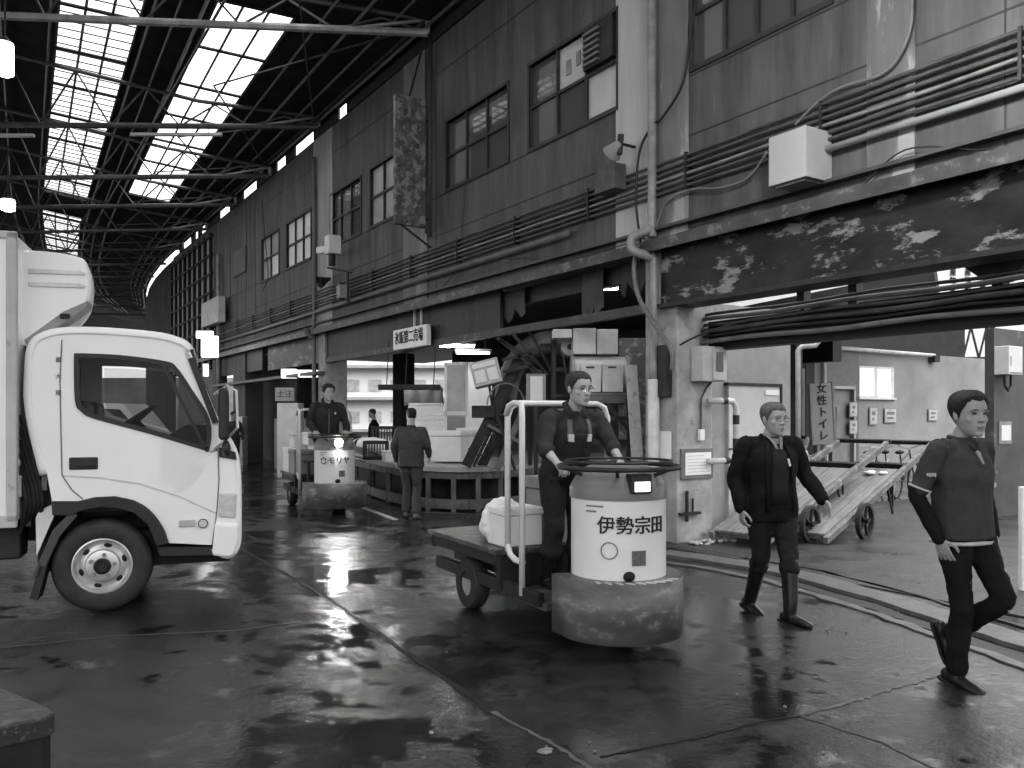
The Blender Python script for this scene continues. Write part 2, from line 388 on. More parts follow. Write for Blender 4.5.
def wcable(pp, r, m, label, u=U-.08):
    c = MB(WF); c.tube(curve_pts([wp(x, y, u) for x, y in pp]), r, 6); return tag(c.build('cable', m, smooth=True), label, 'cable', 'cables on the wall')
wcable([(912, -10), (911, 25), (900, 55), (880, 75), (840, 88), (815, 105), (795, 125)], .016, M_cabg, 'grey cable curving down the wall into the top of the large box')
wcable([(767, 152), (748, 178), (720, 188), (690, 190), (665, 205), (655, 232)], .016, M_cabg, 'grey cable looping from the large wall box to the downpipe')
wcable([(697, -5), (690, 40), (682, 85), (662, 118), (655, 122)], .018, M_cab, 'black cable hanging down the wall right of the downpipe')
wcable([(655, 122), (640, 150), (636, 200), (640, 240), (640, 262)], .018, M_cab, 'black cable running down left of the downpipe', u=U-.1)
wcable([(638, 245), (634, 270), (640, 300), (662, 335), (672, 352), (672, 370)], .03, mat('hose_grey', .12, .4), 'thick grey hose looping down the pillar beside the downpipe', u=U-.25)
wcable([(680, 345), (700, 335), (740, 322), (800, 310)], .012, M_cab, 'black cable rising from the dark panel towards the cable bundle', u=U-.2)
wcable([(670, 245), (700, 225), (760, 218), (790, 215), (850, 195), (905, 150), (985, 150), (1030, 145)], .008, M_cab, 'thin black wire sagging across the wall above the gutter')
wcable([(440, 290), (470, 262), (520, 258), (560, 262), (600, 252), (645, 238)], .008, M_cab, 'thin black wire sagging above the gutter left of the downpipe')
# ---- lower part: pillars, header panels, beams
def pillar(name, px0, px1, u0, u1, z1, m, base=0):
    p = MB(WF); p.box(aw(px0), aw(px1), u0, u1, base, z1); return p
p = pillar('p', 645, 677, U, U+.62, ZL-.03, None); o = p.build('pillar', M_peel2, bevel=.02); struct(o, 'peeling concrete pillar between the two open bays')
p = MB(WF); p.box(-20.4, -19.9, U, U+.6, 0, ZL-.03); struct(p.build('pillar', M_peel2, bevel=.02), 'concrete pillar behind the oncoming turret truck')
p = MB(WF); p.box(aw(245), aw(233), U, U+.6, 0, ZL-.03); struct(p.build('pillar', M_wall2, bevel=.02))
p = MB(WF); p.box(-31.6, -31.0, U-.1, U+.3, 0, ZL-.03); struct(p.build('pillar', M_wall2, bevel=.02))
p = MB(WF); p.box(5.2, 6, U, U+.6, 0, ZL); struct(p.build('pillar', M_peel2))
# lower strip of painted wall between pillars 2 and 3 (closed shop fronts)
p = MB(WF); p.box(-25.0, -20.4, U+.05, U+.15, 2.95, ZL-.03); struct(p.build('header_panel', M_peel))
p = MB(WF); p.box(-31.0, -25.6, U+.05, U+.15, 3.0, ZL-.03); struct(p.build('header_panel', M_dark))
p = MB(WF); p.box(-31, -19.9, U-.25, U+.1, 2.62, 2.70); struct(p.build('beam', mat('awn', .1, .5, .4, 3)))
p = MB(WF); p.box(-19.9, aw(497), U+.06, U+.12, 2.98, ZL-.03); struct(p.build('header_panel', mat('header_board', .02, .5, .5, 1.2, spots=.5, sscale=2, spotv=.06, streak=True)))
p = MB(WF); p.box(-19.9, aw(645), U+.02, U+.14, 2.92, 3.04); struct(p.build('beam', mat('beam_brown', .04, .5, .4, 2, spots=.4, sscale=6, spotv=.2)))
p = MB(WF); p.box(-19.9, aw(645), U+.25, U+.4, 3.42, ZL-.03); struct(p.build('beam', M_dark))
M_torn = mat('torn_board', .06, .7, .4, 2)
def torn(px0, px1, z1, m, lab):
    a0, a1 = aw(px0), aw(px1); n = 9; top = [(a0+(a1-a0)*i/n, ZL-.05) for i in range(n+1)]; bot = [(a0+(a1-a0)*i/n, z1+random.uniform(-.12, .12)) for i in range(n, -1, -1)]
    q = MB(WF); q.poly(top+bot, [], U+.16, U+.18); tag(q.build('torn_panel', m), lab, 'panel', 'torn panels over the bay')
torn(488, 516, 3.25, M_torn, 'torn grey panel hanging under the gutter beside the header board')
torn(573, 594, 3.05, M_torn, 'narrow torn panel hanging between the two bright lamps')
torn(612, 640, 3.3, mat('torn_dark', .04, .7, .4, 2), 'short torn panel hanging next to the downpipe')
# steel header with peeling black paint over the right bay
p = MB(WF); p.box(aw(662), 6, U-.02, U+.2, 2.97, ZL-.03); struct(p.build('beam', M_peel, bevel=.01), 'black steel header with peeling paint over the right-hand bay')
p = MB(WF); p.box(aw(662), 6, U-.10, U+.3, 2.94, 2.99); struct(p.build('beam', M_dark))
p = MB(WF); p.box(-7.58, 6, U+.55, U+.75, 2.42, 2.78); struct(p.build('beam', M_blk), 'dark lower beam over the right-hand bay')
for k, (z, r, u) in enumerate(((2.86, .02, U+.5), (2.80, .028, U+.45), (2.73, .02, U+.47), (2.66, .03, U+.44), (2.60, .018, U+.46), (2.52, .03, U+.42))):
    c = MB(WF); n = 30; a0 = aw(690, u); pts = [(a0+(6-a0)*i/n, u+.01*math.sin(i+k), z+.012*i/n*3+.012*math.sin(i*1.3+k)) for i in range(n+1)]
    c.tube(pts, r, 6); tag(c.build('beam_cable', [M_cond, M_cabg, M_cond, M_cond, M_cab, mat('pipe_mid', .16, .4)][k], smooth=True), ['topmost cable of the bundle on the lower beam', 'grey cable just under the topmost of the lower beam bundle', 'third cable down on the lower beam', 'fourth cable down on the lower beam', 'thin black cable near the bottom of the lower beam', 'pipe along the bottom of the lower beam'][k], 'cable', 'cables on the lower beam')
for px in (806, 858, 1003):
    q = MB(WF); a = aw(px, U+.6); q.box(a-.05, a+.05, U+.5, U+.62, 2.75, 3.0); struct(q.build('post', M_dark))
q = MB(WF); a = aw(1003, U+.6); q.add([(a-.08, U+.5, 2.8), (a+.08, U+.5, 2.8), (a+.08, U+.62, 2.8), (a-.08, U+.62, 2.8), (a-.35, U+.5, 3.02), (a+.35, U+.5, 3.02), (a+.35, U+.62, 3.02), (a-.35, U+.62, 3.02)], [(0,3,2,1),(4,5,6,7),(0,1,5,4),(1,2,6,5),(2,3,7,6),(3,0,4,7)]); struct(q.build('post', M_dark))
# inside the left bay: soffit, back walls
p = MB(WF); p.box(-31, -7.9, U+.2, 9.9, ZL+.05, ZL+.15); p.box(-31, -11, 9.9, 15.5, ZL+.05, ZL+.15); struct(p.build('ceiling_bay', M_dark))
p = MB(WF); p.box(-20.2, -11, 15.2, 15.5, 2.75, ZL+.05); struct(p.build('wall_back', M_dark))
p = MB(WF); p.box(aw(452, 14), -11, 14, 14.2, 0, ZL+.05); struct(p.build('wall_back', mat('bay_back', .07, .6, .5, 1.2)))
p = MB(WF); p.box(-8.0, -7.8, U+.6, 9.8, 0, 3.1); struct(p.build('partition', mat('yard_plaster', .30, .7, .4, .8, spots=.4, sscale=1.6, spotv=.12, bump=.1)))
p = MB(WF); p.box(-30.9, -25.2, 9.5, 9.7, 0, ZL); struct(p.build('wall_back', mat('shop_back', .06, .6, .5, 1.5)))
for px, u in ((398, 10.5), (735, 11.5)):
    pass
p = MB(WF); a = aw(397, 12); p.box(a-.35, a+.35, 12, 12.5, 0, ZL); struct(p.build('pillar', mat('pillar_in', .06, .6, .3, 2)), 'dark pillar deep inside the bay behind the loading platform')
# far end of the hall: dark lattice screen, then the curving continuation
SB = 39.0; RC = 115.0
def CP(s, u, z):
    if s <= SB: return Vector((-.5407*s+.8412*u, .8412*s+.5407*u, z))
    th = (s-SB)/RC; c = Vector((-.5407*SB, .8412*SB, 0))+DN*RC; th = -th
    n = Vector((DN.x*math.cos(th)-DN.y*math.sin(th), DN.x*math.sin(th)+DN.y*math.cos(th), 0)); p = c+n*(u-RC); p.z = z; return p
def CPR(q, u, z):   # roof runs: bays square to the trusses, strips drifting slightly from the wall
    s = q-.643*u; k = min(1, max(0, (7-u)/1.5)); return CP(s, u+.035*(min(s, 45)-26)*k, z)
def sheet(name, stations, prof, m, th=.05, kind='structure', cp=None):
    """skin swept along the bending hall; prof = list of (u, z)"""
    cp = cp or CP; R = [[cp(s, u, z) for u, z in prof]+[cp(s, u, z+th) for u, z in reversed(prof)] for s in stations]
    o = MB().rings(R).build(name, m); struct(o); return o
sheet('wall_far', [39, 42, 46, 50, 56, 62, 68, 76], [(U, 0), (U, 8.62)], mat('far_wall', .04, .7, .6, 1.5), .02)
lat = MB(WF)
for i in range(9): a = -31.9-i*.95; lat.box(a-.06, a+.06, U-.14, U-.02, 3.3, 8.4)
for z in (3.4, 4.1, 4.8, 5.5, 6.2, 6.9, 7.6, 8.3): lat.box(-39.6, -31.7, U-.12, U-.04, z-.04, z+.04)
struct(lat.build('lattice_screen', M_blk))
o = MB(WF).box(-39.6, -31.8, U-.03, U-.005, 3.3, 8.4).build('wall_panel', mat('lattice_panel', .34, .5, .2, 1.5)); struct(o)
# lower storey of the far stretch
o = MB(WF).box(-38.6, -31.6, U+.02, U+.2, 0, ZL).build('wall_lower', mat('far_low', .09, .6, .6, 1.4)); struct(o)

# ------------------------------------------------ roof
def zr(u): return 1.6+9.34-.27*u if u > -9 else 1.6+9.34+.27*9-.27*(-9-u)
M_roof = mat('roof_boards', .02, .8, .4, 2, spec=.1)
ST_all = [-12, 0, 10, 20, 30, 39, 42, 45, 48, 52, 56, 60, 66, 72, 80, 92, 108, 125]
bands = [(U+.02, 5.5, None), (5.5, 4.19, 'R'), (4.19, 3.04, None), (3.04, 1.55, 'L'), (1.55, -3.2, None), (-3.2, -4.8, 'F'), (-4.8, -16, None)]
openings = {'R': [(-3, 18.3), (19.4, 35.9)], 'L': [(-3, 15.2), (16.2, 38.5), (41.7, 52.3), (58, 62)], 'F': [(0, 18), (20, 38), (42, 54)]}
def prof(u0, u1):
    n = 2 if u1 > -9 else 3
    us = [u0, u1] if u1 > -9 else [u0, -9, u1]
    return [(u, zr(u)) for u in us]
# short frames leave a slit of light between the wall head and the roof edge
for u0, u1, key in bands:
    if key is None: sheet('roof', ST_all, prof(u0, u1), M_roof, cp=CPR)
    else:
        e = [-12]+[x for ab in openings[key] for x in ab]+[125]
        for i in range(0, len(e), 2):
            st = [e[i]]+[s for s in ST_all if e[i] < s < e[i+1]]+[e[i+1]]
            if e[i+1]-e[i] > .1: sheet('roof', st, prof(u0, u1), M_roof, cp=CPR)
# skylights: corrugated translucent sheet in a grid of bars
def skyl(name='skylight_sheet', k=.85):
    m = bpy.data.materials.new(name); m.use_nodes = True; t = m.node_tree; N = t.nodes; L = t.links
    tr = N.new('ShaderNodeBsdfTransparent'); tr.inputs[0].default_value = (k, k, k, 1); tl = N.new('ShaderNodeBsdfTranslucent'); tl.inputs[0].default_value = (.8, .8, .8, 1)
    mx = N.new('ShaderNodeMixShader'); mx.inputs[0].default_value = .3; L.new(tr.outputs[0], mx.inputs[1]); L.new(tl.outputs[0], mx.inputs[2]); L.new(mx.outputs[0], N['Material Output'].inputs[0])
    return m
M_sky = skyl(); M_sky2 = skyl('skylight_sheet_soiled', .5)
def skylight(u0, u1, s0, s1, n, m, ribs, lab):
    root = bpy.data.objects.new('skylight', None); COL.objects.link(root); root.location = CPR(s0, (u0+u1)/2, zr((u0+u1)/2)); struct(root, lab)
    ml = Matrix.Translation(-root.location)
    b = MB(ml); g = MB(ml)
    for i in range(4):
        u = u0+(u1-u0)*i/3; ss = [s0+(s1-s0)*j/12 for j in range(13)]
        b.tube([CPR(s, u, zr(u)-.02) for s in ss], .03, 4)
    for j in range(n+1):
        s = s0+(s1-s0)*j/n; b.tube([CPR(s, u0, zr(u0)-.03), CPR(s, u1, zr(u1)-.03)], .04, 4)
    if ribs:
        for j in range(int((s1-s0)/.45)):
            s = s0+.45*j; b.tube([CPR(s, u0, zr(u0)), CPR(s, u1, zr(u1))], .016, 4)
    ss = [s0+(s1-s0)*j/12 for j in range(13)]
    vs = []; fs = []
    for s in ss: vs += [CPR(s, u0, zr(u0)+.03), CPR(s, u1, zr(u1)+.03)]
    for j in range(12): fs.append((2*j, 2*j+1, 2*j+3, 2*j+2))
    g.add(vs, fs); b.build('glazing_bars', M_blk, root); g.build('glazing', m, root)
skylight(4.19, 5.5, 19.4, 35.9, 7, M_sky, False, 'bright skylight strip nearest the long wall')
skylight(4.19, 5.5, -3, 18.3, 8, M_sky, False, 'skylight strip over the near end of the hall')
skylight(1.55, 3.04, 16.2, 38.5, 9, M_sky2, True, 'ribbed skylight strip to the left of the brightest one')
skylight(1.55, 3.04, 41.7, 52.3, 5, M_sky2, True, 'farther ribbed skylight behind the reefer unit')
skylight(1.55, 3.04, -3, 15.2, 6, M_sky2, True, 'ribbed skylight strip over the near end of the hall')
for ab in openings['F']: skylight(-4.8, -3.2, ab[0], ab[1], 8, M_sky2, True, 'skylight strip over the truck side of the hall')
# eave: bright slit between wall and roof, broken by short blocking boards
eb = MB(WF)
a = -38.0
while a < 4:
    w = random.uniform(.5, 2.2); eb.box(a, a+w, U-.05, U+.0, ZT-.03, zr(U)+.03); a += w+(random.uniform(.5, 1.6) if a < -19 else 0)
struct(eb.build('eave_boards', M_dark))
# purlins and steel
M_steel = mat('truss_steel', .07, .45, .4, 3, metal=.3); M_steell = mat('truss_steel_pale', .30, .45, .4, 3, metal=.2)
pl = []
for k, u in enumerate((7.0, 6.6, 6.2, 5.8, 4.0, 3.6, 3.2, 1.4, .45, -.6, -1.8, -3.0, -5.0, -6.2, -7.5)):
    c = MB(); c.tube([CPR(s, u, zr(u)-.12) for s in [6, 12, 20, 30, 39, 43, 47, 52, 58, 66, 76]], .03 if k % 2 else .04, 4); o = c.build('roof_purlin', M_steel); struct(o)
trs = [(13.9, 32, 435, 5.0), (19.9, 123, 327, 1.0), (24.1, 172, 275, -1.5), (28.0, 206, 240, -3), (32.3, 233, 212, -4), (36.6, 256, 196, -5), (40.8, 272, 0, -6), (45.2, 0, 0, -4), (49.6, 0, 0, 0), (54, 0, 0, 4), (59, 0, 0, 9), (64, 0, 0, 13)]
for k, (s, py, px, ang) in enumerate(trs):
    e = CP(s, U-.15, 0); ca = Vector((-math.cos(math.radians(ang)), -math.sin(math.radians(ang)), 0)); zb = 8.82 if k < 2 else 8.62
    root = bpy.data.objects.new('roof_truss', None); COL.objects.link(root); root.location = (e.x, e.y, zb)
    tag(root, ['steel pipe truss nearest the camera, crossing the top of the picture', 'second roof truss from the camera', 'third roof truss from the camera', 'fourth roof truss from the camera', 'fifth roof truss from the camera', 'sixth roof truss from the camera', 'seventh roof truss from the camera', 'eighth roof truss from the camera, where the hall bends', 'ninth roof truss from the camera', 'tenth roof truss from the camera', 'eleventh roof truss from the camera', 'farthest roof truss of the hall'][k], 'roof truss', 'roof trusses')
    Lx = 19
    def uof(p): return U-(Vector((e.x, e.y, 0))-Vector((p.x, p.y, 0))).length*.9
    def ztop(x): p = Vector((e.x, e.y, 0))+ca*x; return max(.25, zr(max(uof(p), -9))-zb-.28)
    ch = MB(); ch.tube([(0,0,0), tuple(ca*Lx)], .075 if k < 4 else .06, 8); ch.build('bottom_chord', M_steell if k < 1 else M_steel, root)
    tp = MB(); pts = [tuple(ca*x+Vector((0,0,ztop(x)))) for x in [0, 3, 6, 9, 12, 15, Lx]]; tp.tube(pts, .05, 6); tp.build('top_chord', M_steel, root)
    wb = MB(); n = 11
    for i in range(n):
        x0 = Lx*i/n; x1 = Lx*(i+.5)/n; x2 = Lx*(i+1)/n
        wb.bar(ca*x0, ca*x1+Vector((0,0,ztop(x1))), .035, .035); wb.bar(ca*x1+Vector((0,0,ztop(x1))), ca*x2, .035, .035)
    wb.build('web', M_steel, root)
    if s < 38:
        kb = MB(); kb.bar(ca*.0, ca*-.0+Vector((0,0,ztop(0))), .08, .08); kb.bar(ca*1.6, Vector((0,0,ztop(0))), .05, .05)
        kb.build('knee_brace', M_steell, root)
# longitudinal braces between trusses: crossing diagonals in plan
for k in range(9):
    c = MB(); s0, s1 = trs[k][0], trs[k+1][0]
    c.bar(CP(s0, 6.9, 8.9), CP(s1, 4.5, 9.3), .03, .03); c.bar(CP(s1, 6.9, 8.9), CP(s0, 4.5, 9.3), .03, .03)
    c.bar(CP(s0, 3.6, 9.0), CP(s1, 3.6, 9.0), .04, .04); c.bar(CP(s0, .2, 9.0), CP(s1, .2, 9.0), .04, .04)
    c.bar(CP(s0, 6.95, 9.0), CP(s1, 6.95, 9.0), .06, .06)
    struct(c.build('roof_brace', M_steel))
# ------------------------------------------------ helpers for things placed on a facing plane
VX = Vector((1,0,0)); VY = Vector((0,1,0)); VZ = Vector((0,0,1))
def facing(px, py, Y, ang=0):
    """frame at a pixel's depth: x to the right, y away, z up, turned by ang"""
    return Matrix.Translation(at(px, py, Y)) @ Matrix.Rotation(ang, 4, 'Z')
def pxm(w, Y): return w/FOC*Y
def boxpx(x0, x1, y0, y1, Y, d, m, name, label, cat, group=None, ang=0, bevel=.01, zfloor=None):
    c = at((x0+x1)/2, y1, Y); w = pxm(x1-x0, Y); h = pxm(y1-y0, Y)
    b = MB(Matrix.Translation(c) @ Matrix.Rotation(ang, 4, 'Z')); b.box(-w/2, w/2, 0, d, 0 if zfloor is None else zfloor-c.z, h)
    o = b.build(name, m, bevel=bevel); tag(o, label, cat, group); return o
M_white = mat('white_paint', .72, .35, .12, 3); M_foam = mat('white_foam', .8, .6, .08, 5)
M_grey = mat('grey_paint', .25, .45, .25, 3, spots=.5, sscale=9, spotv=.1, spotlo=.62); M_lgrey = mat('light_grey_paint', .45, .45, .2, 3, spots=.5, sscale=9, spotv=.15, spotlo=.62)
M_paper = mat('paper', .75, .7, .06, 4); M_wood = mat('worn_wood', .28, .5, .4, 3, stretch=(1, 8, 8), spots=.5, sscale=3, spotv=.1)
M_ink = mat('ink', .02, .6)
# ---- distant buildings beyond the bays
def building(name, x0, x1, Y, z1, m, label, wn=None, d=10, zb=0):
    root = thing(name, ((x0+x1)/2, Y, 0), 0, label, 'building', 'buildings beyond the market'); w = x1-x0
    b = MB(); b.box(-w/2, w/2, 0, d, zb, z1); b.build('wall', m, root)
    if wn:
        nx, zs, ww, wh = wn
        for z in zs:
            for i in range(nx):
                x = -w/2+w*(i+.5)/nx; f = MB(); f.box(x-ww/2, x+ww/2, -.06, 0, z, z+wh); f.build('window', mat('far_window', .5, .3), root)
        for z in zs: b = MB(); b.box(-w/2, w/2, -.5, 0, z-.5, z-.35); b.build('balcony_edge', M_lgrey, root)
    return root
building('office_building', -11.5, -2.0, 44, 11, mat('bright_facade', .85, .7, .05, 1), 'bright office block seen through the bay behind the oncoming turret truck', (8, (1.2, 2.9, 4.6, 6.3, 8.0), .7, .6))
building('warehouse', -2, 48, 52, 6.5, mat('far_grey', .12, .7, .2, .5), 'long grey warehouse behind the toilet block')
building('market_wing', -75, -21, 75, 5.0, mat('far_grey_dark', .3, .7, .5, .4), 'long dark market wing far beyond the truck')
sb = building('office_building', 20.6, 27.5, 40, 9.9, M_white, 'white building with black vertical lettering showing above the lower beam', zb=0)
ml = MB()
for i in range(4): text_mb(ml, '水産物部', .36, frame_m(Vector((-2.55+i*.72, -.03, 8.95)), VX, VZ), vertical=True, sx=.9, bold=.01)
ml.build('lettering', M_ink, sb)
# ---- loading platform
PF = [(-3.6, 17.6), (-2.94, 16.3), (-2.3, 14.9), (-1.75, 14.0), (-1.15, 13.55), (-.6, 13.5), (-.1, 13.9), (.5, 14.6), (1.2, 15.2), (2.6, 15.0)]
edge = [Vector(p[:2]+(0,)) for p in [(v.x, v.y) for v in curve_pts([(x, y, 0) for x, y in PF], 4)]]
plat = thing('loading_platform', (-1, 14.6, 0), 0, 'low loading platform with a rounded front edge and framed openings below', 'platform')
MI = Matrix.Translation((1, -14.6, 0))
back = [Vector((3.6, 16.4, 0)), Vector((3.0, 18, 0)), Vector((-1.0, 20.5, 0)), Vector((-3.8, 20, 0))]
mb = MB(MI); R0 = edge+back; k = len(R0)
mb.add([(p.x, p.y, .66) for p in R0]+[(p.x, p.y, .74) for p in R0], [tuple(range(k-1, -1, -1)), tuple(range(k, 2*k))]+[(i, (i+1) % k, k+(i+1) % k, k+i) for i in range(k)])
mb.build('platform_top', mat('platform_top', .30, .3, .3, 2, spots=.5, sscale=4, spotv=.1), plat)
mb = MB(MI); R1 = [p+Vector((.15, .5, 0)) for p in edge]+back; mb.add([(p.x, p.y, 0) for p in R1]+[(p.x, p.y, .66) for p in R1], [tuple(range(k-1, -1, -1)), tuple(range(k, 2*k))]+[(i, (i+1) % k, k+(i+1) % k, k+i) for i in range(k)]); mb.build('platform_shade_block', M_blk, plat)  # black block puts the shade into the openings under the platform
for z, h, nm in ((.60, .12, 'top_rail'), (.12, .16, 'bottom_rail')):
    mb = MB(MI); 
    for i in range(len(edge)-1): mb.bar(edge[i]+Vector((.03, .1, z)), edge[i+1]+Vector((.03, .1, z)), .06, h)
    mb.build(nm, mat('platform_rail', .09, .45, .5, 3, spots=.4, sscale=8, spotv=.3), plat)
for i in range(2, len(edge), 3):
    p = edge[i]+Vector((.04, .14, 0)); mb = MB(MI); mb.bar(p, p+Vector((0,0,.66)), .14, .08); mb.build('post', mat('platform_post', .11, .5, .5, 4), plat)
# things on the platform
foam_l = ['wide white foam box standing on the platform right of the walking man', 'white foam box standing behind the wide foam box', 'white foam box on the lower stack behind the walking man', 'white foam box, topmost of the stack behind the walking man', 'flat white foam box beside the oncoming truck on the platform edge']
for i, (x0, x1, y0, y1, Y, d) in enumerate(((427, 462, 431, 462, 14.6, .7), (456, 478, 428, 458, 15.3, .6), (407, 446, 416, 440, 17.5, .6), (409, 443, 403, 416, 17.5, .6), (385, 398, 452, 463, 15.0, .4))):
    c = at((x0+x1)/2, y1, Y); w = pxm(x1-x0, Y); h = pxm(y1-y0, Y); z0 = .74
    h = max(h, .12); zz = max(z0, c.z) if i != 3 else at(0, 416, 17.5).z
    r = thing('foam_box', (c.x, Y, zz), .15*(i-2), foam_l[i], 'foam box', 'white foam boxes on the platform')
    b = MB(); b.box(-w/2, w/2, 0, d, 0, h*.82); b.build('box_body', M_foam, r, bevel=.02)
    b = MB(); b.box(-w/2-.01, w/2+.01, -.01, d+.01, h*.83, h); b.build('lid', M_foam, r, bevel=.02)
def crate(x, y, z, w, d, h, m, lab, rz=0):
    r = thing('plastic_crate', (x, y, z), rz, lab, 'crate', 'plastic crates on the platform')
    b = MB(); t = .02
    b.box(-w/2, w/2, -d/2, d/2, 0, t)
    for zz in (0, h-.06): b.box(-w/2, w/2, -d/2, -d/2+t, zz, zz+.06); b.box(-w/2, w/2, d/2-t, d/2, zz, zz+.06); b.box(-w/2, -w/2+t, -d/2, d/2, zz, zz+.06); b.box(w/2-t, w/2, -d/2, d/2, zz, zz+.06)
    for i in range(9): x0 = -w/2+(w-.025)*i/8; b.box(x0, x0+.025, -d/2, -d/2+t, 0, h); b.box(x0, x0+.025, d/2-t, d/2, 0, h)
    for i in range(7): y0 = -d/2+(d-.025)*i/6; b.box(-w/2, -w/2+t, y0, y0+.025, 0, h); b.box(w/2-t, w/2, y0, y0+.025, 0, h)
    b.build('crate_body', m, r); return r
M_crate = mat('crate_grey', .07, .5, .2, 5)
p = at(376, 457, 15.9); crate(p.x, 15.9, .74, .45, .35, .36, M_crate, 'dark slotted crate on the platform edge next to the oncoming truck')
p = at(383, 430, 17.6); crate(p.x, 17.6, .74, .5, .4, .62, mat('crate_blue', .05, .5), 'tall dark crate deeper on the platform behind the white sack')
p = at(404, 440, 18.6); crate(p.x, 18.6, .74, .5, .4, .5, M_crate, 'dark crate on the platform under the hanging lamp tray', .3)
b = MB(); 
for i in range(7): b.ell((random.uniform(-.25, .25), random.uniform(-.1, .1), .14+random.uniform(0, .12)), .2, .17, .15)
o = b.build('sack', M_foam, recenter=True, smooth=True); md = o.modifiers.new('r', 'REMESH'); md.mode = 'VOXEL'; md.voxel_size = .03; md.use_smooth_shade = True
q = at(377, 436, 16.9); o.location = (q.x, q.y, .74); tag(o, 'lumpy white plastic sack lying on the platform behind the dark crate', 'sack')
for i in range(8):
    b = MB(); a = random.uniform(-.5, .5); q = at(349+i*1.6, 444+random.uniform(-5, 8), 15.6+.1*i); q.z = .80+.05*(i % 4)
    b.tube([q-Vector((.3, 0, -.10*a-.1)), q+Vector((.3, .1, -.10))], .018, 6); o = b.build('metal_rod', mat('rod', .4, .3, .2, 3, metal=.6), smooth=True)
    tag(o, 'thin shiny metal rod in the loose pile at the end of the platform', 'rod', 'loose rods on the platform')
# tall refrigerator door panel
r = thing('door_panel', (at(456, 430, 15.6).x, 15.6, .74), .1, 'tall pale panel standing upright on the platform behind the foam boxes', 'panel')
b = MB(); b.box(-.22, .22, 0, .06, 0, 1.85); b.build('board', M_lgrey, r); b = MB()
for x in (-.22, .18): b.box(x, x+.05, -.03, 0, 0, 1.85)
b.box(-.22, .23, -.03, 0, .85, .93); b.box(-.22, .23, -.03, 0, 1.8, 1.85); b.build('panel_frame', M_white, r)
b = MB(); b.box(-.18, .18, -.012, 0, .02, .82); b.build('lower_sheet', M_grey, r)
# cloth sheet hung behind
b = MB(); p0 = at(404, 405, 18.8); n = 14
vs = []; fs = []
for i in range(n+1):
    for j in range(5): vs.append((i/n*.9, .05*math.sin(i*1.3+j*.4)-.04*math.sin(j), .38-j*.1+.02*math.sin(i)))
for i in range(n):
    for j in range(4): fs.append((i*5+j, i*5+j+1, (i+1)*5+j+1, (i+1)*5+j))
b.add(vs, fs, Matrix.Translation(p0)); tag(b.build('tarpaulin', mat('tarp', .35, .6, .2, 3), solid=.01, smooth=True), 'grey cloth sheet hanging over the foam box stack', 'cloth')
b = MB(Matrix.Translation(at(470, 440, 16.8))); b.box(-.35, .45, .1, .2, -.2, 1.6); tag(b.build('notice_board', M_paper), 'bright white board leaning deep in the bay behind the tall panel', 'board')
# hanging tray with lamps over the platform
r = thing('hanging_tray', at(410, 388, 17.5), 0, 'dark suspended lamp tray hanging on thin rods over the platform', 'lamp tray')
b = MB(); b.box(-.66, .66, -.12, .12, -.04, .04); b.box(-.66, .66, -.15, -.12, -.02, .07); b.build('tray', M_dark, r)
for x in (-.5, -.1, .5): b = MB(); b.cyl((x, 0, .04), (x+.08, 0, 1.59), .012, seg=6); b.build('hanger_rod', M_cab, r)
M_tube = mat('fluorescent', .9, .4, 0, emit=45)
def tubelamp(px, py, Y, l, ang, lab, e=None, ceil=None):
    p = at(px, py, Y); r = thing('fluorescent_lamp', p, ang, lab, 'fluorescent lamp', 'fluorescent lamps in the bay')
    b = MB(); b.box(-l/2, l/2, -.05, .05, .05, .10); b.build('housing', M_grey, r)
    b = MB(); b.cyl((-l/2+.03, 0, .02), (l/2-.03, 0, .02), .024, seg=10); b.build('tube', e or M_tube, r, smooth=True)
    for x in (-l/3, l/3): b = MB(); b.cyl((x, 0, .1), (x, 0, (ceil or 3.75)-p.z), .008, seg=5); b.build('hanger_rod', M_cab, r)
    return r
tubelamp(457, 347, 15.8, .72, .15, 'bright fluorescent tube hanging right of the shop sign')
tubelamp(473, 354, 16.2, .72, .15, 'dimmer fluorescent tube just behind the bright one', mat('fluor_dim', .9, .4, 0, emit=4))
tubelamp(605, 290, 11.9, .45, WANG+.6, 'bright fluorescent tube high in the bay next to the torn panel', mat('fluor_hot', .9, .4, 0, emit=28))
tubelamp(566, 294, 12.9, .5, PI/2+.05, 'fluorescent lamp seen almost end-on high in the bay', mat('fluor_low', .9, .4, 0, emit=8))
tubelamp(388, 352, 18.5, .5, .2, 'small fluorescent tube under the header board left of the shop sign')
# shop sign
p = at(416, 349, 14.9)
a0, a1 = aw(398.5), aw(432); r = thing('shop_sign', WF @ Vector(((a0+a1)/2, U-.02, 3.02)), WANG, 'white shop sign with black characters hung under the gutter', 'sign')
w = a1-a0; z0 = zw(398.5, 350.5)-3.02; h = .36
b = MB(); b.box(-w/2, w/2, -.1, 0, z0, z0+h+.04); b.build('sign_board', M_white, r, bevel=.005)
b = MB(); text_mb(b, '氷販第二売場', .27, frame_m(Vector((-.02, -.105, z0+.21)), VX, VZ), sx=.92*w/1.75, bold=.003); b.build('lettering', M_ink, r)
b = MB(); 
for x in (.1, .4): b.box(x, x+.05, -.06, -.03, z0+h, z0+.75)
b.build('hanger_strap', M_lgrey, r)
